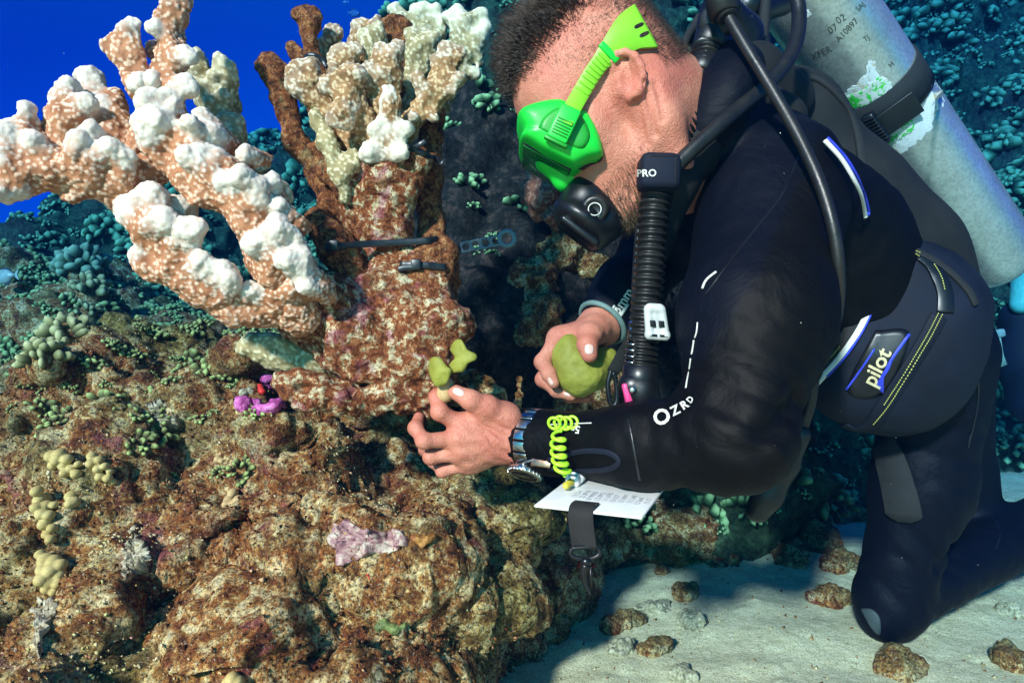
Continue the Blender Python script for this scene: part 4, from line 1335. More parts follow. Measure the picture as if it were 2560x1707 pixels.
def patch(bvh, ring, lift, thick, steps=5):
    """thin plate following a surface inside a pixel outline: V, F"""
    ring = np.asarray(ring, float)
    if len(ring) < 14:
        ring = spline(np.vstack([ring, ring[:1]]), 28)[:-1]
    c = ring.mean(0); m = len(ring)
    V, F = [], []
    for k in range(steps):
        s = 1 - k / steps
        for p in ring:
            q = c + (p - c) * s
            P, N = onto(bvh, q[0], q[1])
            V.append(P + N * (lift + thick * (1 if k else .25)))
    P, N = onto(bvh, c[0], c[1]); V.append(P + N * (lift + thick))
    for k in range(steps - 1):
        for j in range(m):
            F.append((k * m + j, k * m + (j + 1) % m, (k + 1) * m + (j + 1) % m, (k + 1) * m + j))
    for j in range(m):
        F.append(((steps - 1) * m + j, (steps - 1) * m + (j + 1) % m, steps * m))
    b0 = len(V)
    for p in ring:
        P, N = onto(bvh, p[0], p[1]); V.append(P + N * (lift - .001))
    for j in range(m):
        F.append((b0 + j, b0 + (j + 1) % m, (j + 1) % m, j))
    return np.array(V), F
def ell_ring(c, a, b, ang, n=20):
    t_ = np.linspace(0, 2 * np.pi, n, endpoint=False)
    ca, sa = math.cos(ang), math.sin(ang)
    x, y = a * np.sign(np.cos(t_)) * np.abs(np.cos(t_)) ** .75, b * np.sign(np.sin(t_)) * np.abs(np.sin(t_)) ** .75
    return np.stack([c[0] + x * ca - y * sa, c[1] + x * sa + y * ca], 1)
mk('fingernail', *patch(nhand_bvh, ell_ring((980 + 592 * .2806, 820 + 568 * .2806), 15, 10, .45), .0001, .0006), M['nail'], diver)
mk('fingernail', *patch(fhand_bvh, ell_ring((1300 + 678 * .2551, 660 + 835 * .2551), 12, 13, .1), .0001, .0006), M['nail'], diver)
mk('fingernail', *patch(fhand_bvh, ell_ring((1300 + 300 * .2551, 660 + 1150 * .2551), 5, 11, -.5), .0001, .0006), M['nail'], diver)
mk('fingernail', *patch(fhand_bvh, ell_ring((1300 + 465 * .2551, 660 + 1275 * .2551), 10, 5, .2), .0001, .0006), M['nail'], diver)

# ------------------------------------------------------------------ wetsuit
suit = Blob(.05)
suit.chain(ARM_N[:3], [.092, .073, .052], k=.04)
suit.chain(ARM_N[2:], [.052, .043, .037], k=.03)
suit.cap(at(1380, 1108, .83), at(1318, 1098, .848), .0355, .0345, k=.02)
suit.chain(ARM_F, [.085, .065, .052, .046, .041], k=.04)
suit.chain([at(1830, 420, .97), at(2020, 620, 1.0), at(2200, 800, 1.03), at(2265, 885, 1.06)], [.105, .122, .112, .095], k=.06)
suit.chain([at(1800, 430, 1.08), at(1990, 620, 1.16), at(2180, 800, 1.2), at(2270, 880, 1.2)], [.095, .12, .11, .10], k=.06)
nk = unit(np.array((.84, .25, -.50))); nk2 = unit(np.cross(nk, (0, 1, 0)))
suit.ell(at(1748, 285, .885), (.050, .100, .104), np.stack([nk, nk2, np.cross(nk, nk2)]), k=.02)
suit.cap(at(1770, 330, .93), at(1830, 380, .95), .088, .095, k=.03)
suit.chain([at(2340, 890, 1.07), at(2305, 1220, 1.08), at(2225, 1515, 1.10)], [.086, .066, .052], k=.04)
suit.cap(at(2190, 1560, 1.085), at(2230, 1575, 1.10), .018, .02, k=.02)
suit.chain(SHIN_N, [.052, .052, .045], k=.02)
suit.chain(LEG_F, [.10, .075, .062], k=.04); suit.chain(SHIN_F, [.062, .056], k=.03)
# folds at the elbow and behind the knee
for a_, b_ in (((1985, 1010, .66), (1900, 1100, .625)), ((1800, 985, .64), (1850, 1010, .628)), ((2395, 1350, 1.06), (2340, 1420, 1.04))):
    suit.cap(at(*a_), at(*b_), .010, .006, k=.02, sub=True)
lo, hi = suit.bounds(.01)
V, F = mesh_sdf(suit, lo, hi, .0066)
V = smooth_mesh(V, F, 2, .5)
N = vnormals(V, F)
V = V + N * (.0030 * fbm(V @ np.diag((1, 1, .6)), 16, 3, 5))[:, None]
for c_, ax_, rad_, fr_, am_ in ((at(1870, 1010, .69), (.55, .2, .80), .085, 260, 0.0065), (at(1700, 1110, .71), (1, -.2, .15), .07, 230, 0.0037), (at(2060, 560, .90), (.6, 0, -.8), .10, 150, 0.0051), (at(2330, 1400, 1.06), (.75, .2, .65), .10, 170, 0.0068), (at(2330, 1060, 1.02), (.3, 0, 1.0), .10, 130, 0.0051), (at(1345, 1105, .83), (1, -.2, 0), .03, 420, .0014)):
    dd = np.linalg.norm(V - c_, axis=1); wgt_ = np.exp(-(dd / rad_) ** 2)
    ph = (V @ unit(ax_)) * fr_ + 2.4 * vnoise(V, 22, 7)
    V = V + N * (wgt_ * am_ * (np.abs(np.sin(ph * .5)) ** .7 - .6))[:, None]
seam_n = unit(np.array((-.85, 0, .55))); seam_p = at(1875, 590, .80)
navy_a = 1.0 / (1 + np.exp(-((V - seam_p) @ seam_n) * 400)) * (V[:, 2] > at(0, 1000, .75)[2]) * (V[:, 0] < .5)
navy_a = np.maximum(navy_a, (V[:, 0] > at(2100, 0, 1.05)[0]) * 1.0 * (V[:, 2] < .5))
wetsuit = mk('wetsuit', V, F, M['neoprene'], diver, attrs={'navy': navy_a})
suit_bvh = bvh_of(wetsuit)
def strip(bvh, path, w, t_, mat, name, parent, lift=.0, n=40, dflt=1.0):
    """flat band lying on a surface, path in pixels"""
    Q = spline(np.array(path, float), n)
    PN = [onto(bvh, q[0], q[1], lift, dflt) for q in Q]
    P = np.array([a for a, b in PN]); N = np.array([b for a, b in PN])
    for _ in range(2):
        N[1:-1] = (N[:-2] + N[1:-1] + N[2:]) / 3
        P[1:-1] = P[1:-1] * .5 + (P[:-2] + P[2:]) * .25
    V, F = sweep(P, N, rect(w, t_))
    return mk(name, V, F, mat, parent)
def decal(s, c, e, size, bvh, lift, mat, parent, name='lettering', shear=0.0, bold=0.0, dflt=1.0, sx=1.0):
    """lettering laid on a surface: centre and reading direction in pixels, letter size in pixels"""
    V, F = text_mesh(s, 1.0, .0, shear, bold)
    e = np.array(e, float) / np.hypot(*e); u = np.array((e[1], -e[0]))
    out = []
    for v in V:
        p = np.array(c) + e * v[0] * size * sx + u * v[1] * size
        P, N = onto(bvh, p[0], p[1], lift, dflt); out.append(P)
    return mk(name, np.array(out), F, mat, parent, smooth=False)
# seams, cuff, prints
strip(suit_bvh, [(1995, 395), (1960, 480), (1900, 560), (1820, 660), (1760, 740)], .0026, .0010, M['plastic'], 'seam', wetsuit, .0004)
strip(suit_bvh, [(1570, 1045), (1580, 1100), (1600, 1200)], .0026, .0010, M['plastic'], 'seam', wetsuit, .0003)
strip(suit_bvh, [(2440, 860), (2445, 1000), (2420, 1120)], .0026, .0010, M['plastic'], 'seam', wetsuit, .0003)
strip(suit_bvh, [(2480, 1290), (2500, 1330), (2490, 1370)], .0026, .0010, M['plastic'], 'seam', wetsuit, .0003)
strip(suit_bvh, [(1370, 1150), (1450, 1128), (1520, 1130), (1548, 1152), (1520, 1172), (1440, 1176), (1370, 1170)], .006, .003, M['navy'], 'zip_flap', wetsuit, .0006)
for pth, w_ in (([(1757, 722), (1766, 700), (1792, 680)], .003), ([(1745, 806), (1743, 830), (1738, 845)], .0016), ([(1736, 850), (1733, 872), (1730, 886)], .0022), ([(1728, 896), (1726, 912), (1724, 924)], .0016), ([(1723, 930), (1719, 950), (1716, 970)], .002)):
    strip(suit_bvh, pth, w_, .0008, M['grey_print'], 'printed_line', wetsuit, .0008, 8)
strip(suit_bvh, [(1375, 1062), (1400, 1061), (1480, 1058)], .0012, .0008, M['grey_print'], 'printed_line', wetsuit, .0008, 12)
decal('O', (1656, 1044), (.9, -.42), 52, suit_bvh, .0009, M['grey_print'], wetsuit, bold=.03)
decal('Z', (1690, 1027), (.9, -.42), 32, suit_bvh, .0009, M['grey_print'], wetsuit, bold=.03)
decal('R', (1712, 1014), (.85, -.55), 28, suit_bvh, .0009, M['grey_print'], wetsuit, bold=.03)
decal('D', (1727, 1000), (.6, -.8), 22, suit_bvh, .0009, M['grey_print'], wetsuit, bold=.03)
decal('5mm', (1425, 1071), (-.99, -.12), 26, suit_bvh, .0009, M['grey_print'], wetsuit, bold=.02)
decal('5mm', (1557, 753), (.55, -.83), 34, suit_bvh, .0009, M['grey_print'], wetsuit, bold=.02)
strip(suit_bvh, [(1539, 768), (1543, 785), (1546, 796)], .003, .0008, M['grey_print'], 'printed_line', wetsuit, .0008, 8)
strip(suit_bvh, [(1546, 796), (1558, 778), (1570, 760)], .004, .0008, M['grey_print'], 'printed_line', wetsuit, .0008, 8)
V, F = patch(suit_bvh, [(2152, 1520), (2180, 1522), (2200, 1545), (2200, 1585), (2180, 1570)], .001, .002)
mk('knee_patch', V, F, plain('grey_knee_patch', (.035, .05, .05), .7), wetsuit)
# cuff rims
def ring(c, ax, R, r, n=28, m=8):
    B = basis(ax)
    a_ = np.linspace(0, 2 * np.pi, n, endpoint=False)
    P = np.array([c + R * (math.cos(x) * B[0] + math.sin(x) * B[1]) for x in a_])
    V, F = [], []
    for i, p in enumerate(P):
        o_ = unit(p - c)
        for j in range(m):
            q = 2 * np.pi * j / m
            V.append(p + r * (math.cos(q) * o_ + math.sin(q) * B[2]))
    for i in range(n):
        for j in range(m):
            F.append((i * m + j, ((i + 1) % n) * m + j, ((i + 1) % n) * m + (j + 1) % m, i * m + (j + 1) % m))
    return np.array(V), F
mk('cuff', *ring(at(1306, 1095, .852), at(1306, 1095, .852) - at(1420, 1108, .82), .034, .0035), M['neoprene'], wetsuit)
mk('cuff', *ring(at(1506, 806, .985), at(1506, 806, .985) - at(1570, 730, 1.02), .036, .004), plain('teal_cuff', (.14, .22, .20), .6), wetsuit)

# ------------------------------------------------------------------ hair
hv, hf = body_parts[0]
hn = vnormals(hv, hf)
def strands(mask_w, count, length, r, seed, lean=(0, 0, 0), curl=.25, seg=2):
    r_ = np.random.default_rng(seed)
    pr = mask_w / mask_w.sum()
    idx = r_.choice(len(hv), count, p=pr)
    clump = np.stack([vnoise(hv, 75, 31), vnoise(hv, 75, 32), vnoise(hv, 75, 33)], 1) * .55
    V, F = [], []
    n_ = 0
    for i in idx:
        p = hv[i] + r_.normal(size=3) * .0012
        Ln = length[i] * r_.uniform(.7, 1.15)
        d = unit(hn[i] + np.array(lean) + clump[i] + r_.normal(size=3) * curl * .75)
        d2 = unit(d + r_.normal(size=3) * curl + np.array((0, 0, -.15)))
        B = basis(d)
        pts_ = [p - d * .001, p + d * Ln * .55, p + d * Ln * .55 + d2 * Ln * .45]
        for k, (q, rr) in enumerate(zip(pts_[:2], (r, r * .8))):
            for j in range(3):
                a_ = j * 2.094
                V.append(q + rr * (math.cos(a_) * B[0] + math.sin(a_) * B[1]))
        V.append(pts_[2])
        for j in range(3):
            a, b = n_ + j, n_ + (j + 1) % 3
            F += [(a, b, b + 3), (a, b + 3, a + 3), (a + 3, b + 3, n_ + 6)]
        n_ += 7
    return np.array(V), np.array(F)
loc = (hv - E0) @ HR.T
f_, u_, s_ = loc[:, 0], loc[:, 1], loc[:, 2]
hair_line = .014 * vnoise(hv, 70, 4) + .010 * vnoise(hv, 220, 5) + .088 - 1.0 * np.clip(.075 - f_, 0, .05) + 0.2 * np.clip(np.abs(s_) - .03, 0, 1)
is_hair = (u_ > hair_line) | ((f_ < .02) & (u_ > .03)) | ((f_ < -.045) & (u_ > -.025))
top = np.clip((u_ - .082) / .040, 0, 1) * np.clip((f_ + .085) / .05, 0, 1)
length = .0035 + .040 * top ** 1.1
wgt = is_hair * (.25 + 1.6 * top)
V1, F1 = strands(wgt * (top > .05), 9000, length, .00038, 3, lean=hF * .40 + hU * .25, curl=.20)
V2, F2 = strands(is_hair * (top < .35) * np.where((f_ < -.03), 1.5, .8), 10000, np.where(f_ < -.05, .008, .0045), .00020, 5, lean=-hU * .4 - hF * .3, curl=.3)
mk('hair', np.concatenate([V1, V2]), np.concatenate([F1, F2 + len(V1)]), M['hair'], diver)
is_beard = (u_ < -.062) & (f_ > .028) & (u_ > -.14)
V1, F1 = strands(is_beard * np.clip((-.055 - u_) / .03, .05, 1) * np.clip((f_ - .02) / .04, .1, 1), 4200, .006 + .010 * np.clip((-.085 - u_) / .03, 0, 1), .00024, 8, lean=-hU * .8 + hF * .2, curl=.35)
mk('beard', V1, F1, M['beard'], diver)

# ================================================================== mask
mask = thing('diving_mask', L(.10, .0), 'bright green diving mask over the diver\'s eyes with a lime strap', 'mask')
O_ = np.array([(300, 748), (340, 715), (440, 684), (560, 670), (640, 700), (745, 752), (800, 830), (838, 920), (856, 1005), (846, 1050), (760, 1072), (690, 1108), (650, 1108), (560, 1065), (470, 1018), (390, 965), (322, 920), (318, 893), (335, 862), (312, 800)], float)
O_ = O_ * .3827 + np.array((1180, 0))
O3 = np.array([at(p[0], p[1], .795) for p in O_])
O3 = spline(np.vstack([O3, O3[:1]]), 81)[:-1]
cen = O3.mean(0)
V, F = [], []
lay = [(.925, .55), (.915, .80), (.890, .97), (.860, 1.02), (.820, 1.02), (.795, 1.0), (.782, .965), (.773, .90), (.768, .80), (.7655, .55), (.765, .25)]
for y, s in lay:
    q = cen + (O3 - cen) * s; q[:, 1] = y; V.append(q)
m = len(O3)
for i in range(len(lay) - 1):
    for j in range(m):
        F.append((i * m + j, i * m + (j + 1) % m, (i + 1) * m + (j + 1) % m, (i + 1) * m + j))
F.append(tuple(range(m))[::-1]); F.append(tuple((len(lay) - 1) * m + j for j in range(m)))
skirt = mk('skirt', np.concatenate(V), F, M['green'], mask)
mask_bvh = bvh_of(skirt)
# lens set into the front face
fa, fb = at(1303, 352, .795), at(1436, 426, .795)
fd = unit(fb - fa); fn_ = unit(np.array((fd[2], 0, -fd[0])))
if fn_[2] > 0: fn_ = -fn_
c_ = (fa + fb) / 2; c_[1] = .848
mk('lens_rim', *box(c_ + fn_ * .0005, fd, (0, 1, 0), fn_, .064, .110, .004, .4), M['plastic'], mask)
mk('lens', *box(c_ + fn_ * .0026, fd, (0, 1, 0), fn_, .062, .104, .002, .3), M['lens_green'], mask)
b = Blob(.008)
b.cap(at(1382, 400, .838), at(1412, 452, .838), .022, .011); b.cap(at(1446, 426, .838), at(1412, 452, .838), .022, .011)
b.cap(at(1412, 415, .838), at(1412, 446, .838), .026, .014)
lo, hi = b.bounds(.004); V, F = mesh_sdf(b, lo, hi, .002)
mk('nose_pocket', V, F, M['green'], mask)
mk('side_panel', *patch(mask_bvh, np.array([(432, 835), (470, 765), (560, 702), (640, 708), (725, 770), (772, 880), (745, 955), (700, 972), (600, 930), (515, 880)]) * .3827 + (1180, 0), .0, .0008), M['dark_green'], mask)
mk('collar', *patch(mask_bvh, np.array([(690, 1105), (760, 1070), (846, 1055), (853, 1020), (846, 1085), (780, 1120)]) * .3827 + (1180, 0), .0, .001), M['plastic'], mask)
sd = unit(at(1180 + 745 * .3827, 520 * .3827, .76) - at(1180 + 575 * .3827, 880 * .3827, .76))
bc = W3(600, 812, .758)
sw = np.cross(sd, (0, -1, 0))
bk = mk('buckle', *box(bc, sw, (0, 1, 0), sd, .024, .010, .040, .2), M['green'], mask)
for i in range(6):
    mk('ridge', *box(bc + sd * (-.014 + i * .0034) + np.array((0, -.0055, 0)), sw, (0, 1, 0), sd, .018, .0024, .0014, .2), M['dark_green'], bk)
mk('pin', *box(bc - sd * .021 + np.array((0, .001, 0)), sw, (0, 1, 0), sd, .028, .007, .005, .3), M['dark_green'], bk)
# strap
SP = np.array([(620, 800), (690, 650), (760, 520), (820, 430), (880, 360), (950, 290), (1030, 220), (1120, 190)], float) * .3827 + (1180, 0)
Q = spline(SP, 44)
PN = [onto(head_bvh, q[0], q[1], .0052, .80) for q in Q]
P = np.array([a for a, b in PN]); N = np.array([b for a, b in PN])
P[:8] = np.linspace(0, 1, 8)[:, None] * (P[8] - (bc + (0, -.004, 0))) + bc + (0, -.004, 0)
for _ in range(6):
    N[1:-1] = (N[:-2] + N[1:-1] + N[2:]) / 3; P[1:-1] = P[1:-1] * .5 + (P[:-2] + P[2:]) * .25
N /= np.linalg.norm(N, axis=1)[:, None]
wid = np.interp(np.linspace(0, 1, 44), [0, .45, .6, .75, 1], [.019, .020, .026, .036, .056])
sec = np.array([rect(w, .0032) for w in wid])
band = mk('strap', *sweep(P, N, sec), M['lime'], mask)
T = np.gradient(P, axis=0)
for i in range(8, 24, 2):
    x_ = unit(np.cross(T[i], N[i]))
    mk('rib', *box(P[i] + N[i] * .0018, x_, unit(T[i]), N[i], .0175, .0028, .0026, .3), M['lime'], band)
i = 25; mk('clip', *box(P[i] + N[i] * .001, unit(np.cross(T[i], N[i])), unit(T[i]), N[i], .027, .008, .0062, .25), M['green'], mask)
strap_bvh = bvh_of(band)
for x, y in ((1090, 168), (1125, 225)):
    px, py = 1180 + x * .3827, y * .3827
    mk('slot', *patch(strap_bvh, ell_ring((px, py), 13, 5, -.45), .0002, .0003), M['hair'], band)

# ================================================================== regulator
reg = thing('regulator', at(1480, 530, .83), 'black regulator mouthpiece below the green mask in the diver\'s mouth', 'regulator')
b = Blob(.012)
b.cap(at(1465, 505, .835), at(1510, 550, .835), .031, .028); b.cap(at(1432, 545, .835), at(1485, 588, .835), .019, .018)
b.cap(at(1480, 470, .84), at(1465, 448, .84), .022, .018)
b.ell(at(1452, 552, .835), (.038, .040, .017), np.stack([unit((.8, 0, -.55)), np.array((0, 1., 0)), unit((.55, 0, .8))]))
lo, hi = b.bounds(.004); V, F = mesh_sdf(b, lo, hi, .0024); V = smooth_mesh(V, F, 1)
case = mk('housing', V, F, M['plastic'], reg)
mk('knob', *lathe(at(1487, 523, .820), at(1487, 523, .70), [(0, .017), (.016, .017), (.020, .014), (.020, .009), (.017, .008), (.017, .001)], 32), M['rubber'], reg)
mk('ring', *ring(at(1487, 523, .7985), (.12, 1, -.1), .0075, .0007), M['grey_print'], reg)
cv = []
mk('exhaust', *box(at(1445, 585, .835), unit((.8, 0, -.6)), (0, 1, 0), unit((.6, 0, .8)), .056, .06, .010, .4), M['plastic'], reg)
# ================================================================== scuba tank
t = NT('worn_aluminium')
n = t.noise(9, 5, .65); n2 = t.noise(160, 3, .7); n3 = t.noise(45, 4, .7, 1.0)
c = t.ramp(n, (.3, (.66, .64, .56)), (.7, (.86, .85, .78)))
c = t.mix(1.0, c, t.ramp(n2, (.35, (.80, .80, .78)), (.6, (1.08, 1.08, 1.06))), 'MULTIPLY')
c = t.mix(t.ramp(n3, (.60, 0.0), (.72, .35)), c, (.28, .27, .20))
t('Base Color', c); t('Metallic', .75); t('Roughness', t.ramp(n3, (.3, .24), (.7, .40))); t('Specular IOR Level', .5)
t.bump(n2, .12, .001)
M['alu'] = t.m
t = NT('torn_sticker')
n = t.noise(55, 5, .75)
t('Base Color', t.ramp(n, (.40, (.80, .78, .70)), (.47, (.80, .78, .70)), (.50, (.02, .62, .04)), (.60, (.06, .70, .06))))
t('Roughness', .5); M['sticker_green'] = t.m
t = NT('torn_paper')
n = t.noise(40, 4, .7)
t('Base Color', t.ramp(n, (.35, (.55, .40, .20)), (.45, (.80, .77, .70)), (.7, (.84, .83, .80)))); t('Roughness', .6); M['sticker_white'] = t.m
M['stamp'] = plain('stamped_marks', (.10, .10, .075), .5, .3, var=.3)

tk_top, tk_bot = at(2040, 8, 1.16), at(2496, 662, 1.42)
tdir = unit(tk_bot - tk_top); TL = np.linalg.norm(tk_bot - tk_top); TR = .080
tank = thing('scuba_tank', tk_bot, 'worn bare aluminium scuba tank on the diver\'s back with torn stickers', 'tank')
prof = [(-.17, .012), (-.165, .020), (-.13, .022), (-.115, .045), (-.09, .066), (-.06, .0765), (-.02, TR)] + [(x, TR) for x in np.linspace(.0, TL - .05, 14)] + \
       [(TL - .030, TR * .985), (TL - .014, TR * .93), (TL - .004, TR * .82), (TL + .002, TR * .66), (TL + .003, TR * .4), (TL + .003, .004)]
cyl = mk('cylinder', *lathe(tk_top, tk_bot, prof, 64), M['alu'], tank)
tank_bvh = bvh_of(cyl)
tB = basis(tdir)
# band with its buckle
W6 = lambda x, y: (1600 + x * .51, y * .51)                  # tank study crop
bt = float((at(2222, 262, 1.24) - tk_top) @ tdir) - .030
mk('band', *lathe(tk_top, tk_bot, [(bt - .030, TR + .0005), (bt - .030, TR + .0035), (bt + .030, TR + .0035), (bt + .030, TR + .0005)], 64, cap=False), M['webbing'], tank)
P_, N_ = onto(bvh_of(cyl), *W6(1260, 560), .006, 1.2)
sx_ = unit(np.cross(tdir, N_))
mk('band_flap', *box(P_, sx_, tdir, N_, .070, .044, .004, .3), M['rubber'], tank)
P_, N_ = onto(tank_bvh, *W6(1165, 610), .012, 1.2)
bk = mk('buckle', *box(P_, unit(np.cross(tdir, N_)), tdir, N_, .022, .068, .016, .3), M['plastic'], tank)
for i in range(9):
    mk('rib', *box(P_ + tdir * (-.028 + i * .007) + N_ * .0075, unit(np.cross(tdir, N_)), tdir, N_, .020, .003, .004, .3), M['rubber'], bk)
rg = np.random.default_rng(4)
def torn(pxs, mat, lift, name='torn_sticker'):
    R_ = spline(np.vstack([pxs, pxs[:1]]), 70)[:-1]
    R_ += rg.normal(size=R_.shape) * 2.6
    mk(name, *patch(tank_bvh, R_, lift, .0004, 4), mat, tank, smooth=False)
torn([W6(*p) for p in ((1000, 462), (1070, 400), (1110, 360), (1120, 300), (1150, 310), (1170, 370), (1230, 400), (1230, 450), (1180, 500), (1100, 520), (1040, 525))], M['sticker_white'], .0003)
torn([W6(*p) for p in ((1005, 470), (1080, 450), (1140, 400), (1180, 375), (1222, 405), (1215, 440), (1150, 490), (1100, 515), (1040, 522))], M['sticker_green'], .0012)
torn([W6(*p) for p in ((1200, 700), (1230, 640), (1320, 590), (1390, 540), (1435, 420), (1470, 430), (1485, 500), (1450, 560), (1420, 640), (1360, 700), (1300, 745), (1250, 755))], M['sticker_white'], .0003)
torn([W6(*p) for p in ((1205, 690), (1235, 640), (1300, 600), (1335, 590), (1330, 640), (1290, 670), (1240, 690), (1215, 708))], M['sticker_green'], .0012)
torn([W6(*p) for p in ((795, 30), (825, 50), (835, 75), (810, 95), (792, 105))], M['sticker_white'], .0004, 'label_scrap')
# stamped marks
for s, p, e_, z in (('XFER', (890, 262), (.86, -.42), 24), ('07', (945, 143), (.82, -.5), 26), ('02', (985, 95), (.82, -.5), 26), ('A10897', (1015, 150), (.68, -.72), 23), ('TJ', (1110, 190), (.8, -.5), 18), ('SAJ', (1080, 35), (.7, -.7), 18), ('H', (1232, 318), (.7, -.7), 18)):
    decal(s, W6(*p), e_, z, tank_bvh, .0006, M['stamp'], tank, 'stamp', dflt=1.2)

# ================================================================== buoyancy vest
bcd = thing('buoyancy_vest', at(2250, 950, 1.0), 'navy and charcoal buoyancy vest strapped round the diver\'s waist and back', 'vest')
b = Blob(.05)
b.chain([at(1860, 270, 1.02), at(1970, 330, 1.03), at(2110, 500, 1.02), at(2225, 650, 1.02), at(2335, 790, 1.03)], [.065, .075, .082, .088, .072])
b.chain([at(1860, 270, 1.12), at(1960, 330, 1.15), at(2080, 500, 1.2), at(2190, 640, 1.22), at(2290, 780, 1.24)], [.065, .080, .085, .090, .080])
b.cap(at(2100, 560, .985), at(2110, 640, .99), .075, .085)
# arm hole
b.ell(at(1985, 470, .86), (.085, .13, .115), None, k=.03, sub=True)
lo, hi = b.bounds(.01); V, F = mesh_sdf(b, lo, hi, .0060); V = smooth_mesh(V, F, 2)
N = vnormals(V, F); V = V + N * (.004 * fbm(V, 9, 3, 8))[:, None]
back = mk('back_panel', V, F, M['cordura'], bcd)
b = Blob(.05)
b.chain([at(2130, 680, .99), at(2205, 800, 1.0), at(2222, 925, 1.0)], [.078, .104, .098])
b.chain([at(2225, 715, .985), at(2262, 790, .99), at(2272, 890, .99)], [.080, .084, .080])
b.cap(at(2140, 900, .98), at(2120, 940, .98), .070, .060)
b.cap(at(2230, 960, 1.1), at(2260, 900, 1.22), .085, .10)
lo, hi = b.bounds(.01); V, F = mesh_sdf(b, lo, hi, .0055); V = smooth_mesh(V, F, 2)
N = vnormals(V, F); V = V + N * (.0045 * fbm(V, 10, 3, 3))[:, None]
pocket = mk('side_pocket', V, F, M['navy'], bcd)
bcd_bvh = bvh_of(back, pocket)
W7 = lambda x, y: (1960 + x * .3571, 560 + y * .3571)        # vest study crop
def band_on(path, w, mat, name, lift=.002, t_=.003, n=40, crop=W7, bvh=None, parent=None):
    return strip(bvh or bcd_bvh, [crop(*p) for p in path], w, t_, mat, name, parent or bcd, lift, n)
# binding where the charcoal back meets the navy pocket
band_on([(560, 0), (690, 70), (800, 170), (930, 200), (1060, 270), (1190, 370), (1290, 480), (1335, 570)], .010, M['webbing'], 'binding', .002, .004)
band_on([(820, 215), (740, 280), (690, 350), (640, 480), (590, 610), (540, 720), (480, 820), (400, 930), (300, 1050), (210, 1150), (178, 1215)], .0075, M['white'], 'white_piping', .004, .005, 50)
band_on([(840, 222), (765, 285), (712, 355), (662, 485), (612, 615), (560, 725), (500, 830), (420, 940), (310, 1065)], .0042, M['blue_print'], 'blue_piping', .0042, .004, 50)
band_on([(710, 300), (640, 350), (590, 460), (545, 560), (510, 660), (440, 800), (340, 930), (260, 1040)], .018, M['webbing'], 'pocket_flap', .002, .003, 50)
band_on([(960, 225), (1030, 290), (1090, 390), (1125, 500), (1125, 620)], .020, M['plastic'], 'zip', .002, .003)
band_on([(1085, 640), (1010, 780), (920, 930), (800, 1120), (700, 1270), (620, 1390), (520, 1440), (420, 1400)], .020, M['navy'], 'pocket_seam', .0012, .003, 50)
def stitches(path, name='stitching', crop=W7, n=46, w=.0012, duty=.6, bvh=None, lift=.0046, mat=None):
    Q = spline(np.array([crop(*p) for p in path], float), n * 2 + 1)
    mb = MB()
    for i in range(0, n * 2, 2):
        a, na = onto(bvh or bcd_bvh, *Q[i], lift); c2, nb = onto(bvh or bcd_bvh, *(Q[i] + (Q[i + 2 if i + 2 < len(Q) else i + 1] - Q[i]) * duty), lift)
        if np.linalg.norm(c2 - a) < 1e-5 or np.linalg.norm(c2 - a) > .03: continue
        d = unit(c2 - a)
        mb.add(*box((a + c2) / 2, d, np.cross(na, d), na, np.linalg.norm(c2 - a), w, .0010, .3))
    return tag(mk(name, *mb.get(), mat or M['yellow_stitch'], bcd), kind='stuff')
stitches([(665, 330), (610, 420), (570, 520), (530, 620)], n=22); stitches([(640, 430), (605, 510), (580, 580)], n=12)
stitches([(400, 855), (340, 930), (290, 1000)], n=12); stitches([(425, 865), (370, 935), (320, 1000)], n=12)
stitches([(1072, 625), (1000, 765), (905, 920), (790, 1110), (690, 1260)], n=44); stitches([(1098, 632), (1026, 775), (930, 930), (815, 1120), (720, 1268), (620, 1390)], n=48)
stitches([(1035, 290), (1085, 370), (1115, 470)], n=12); stitches([(725, 130), (760, 170), (800, 205)], n=8); stitches([(750, 125), (790, 165), (810, 190)], n=8)
stitches([(850, 190), (900, 195), (945, 215)], n=8); stitches([(850, 208), (900, 215), (940, 240)], n=8)
# badge
mk('badge', *patch(bcd_bvh, [W7(*p) for p in ((640, 740), (880, 770), (700, 1180), (440, 1160))], .001, .001), M['plastic'], bcd)
decal('pilot', W7(650, 1000), (.45, -.9), 52, bcd_bvh, .0042, M['gold_text'], bcd, 'lettering', bold=.02)
band_on([(875, 770), (780, 900), (735, 970), (690, 1060), (670, 1110)], .0035, M['blue_print'], 'blue_swoosh', .0035, .001, 16)
mk('blue_swoosh', *patch(bcd_bvh, [W7(*p) for p in ((755, 950), (735, 1010), (690, 1080), (692, 1180), (635, 1110), (660, 1085), (700, 1020))], .0035, .0006), M['blue_print'], bcd)
band_on([(630, 875), (560, 985), (500, 1070), (435, 1155)], .0025, M['blue_print'], 'blue_swoosh', .0035, .001, 16)
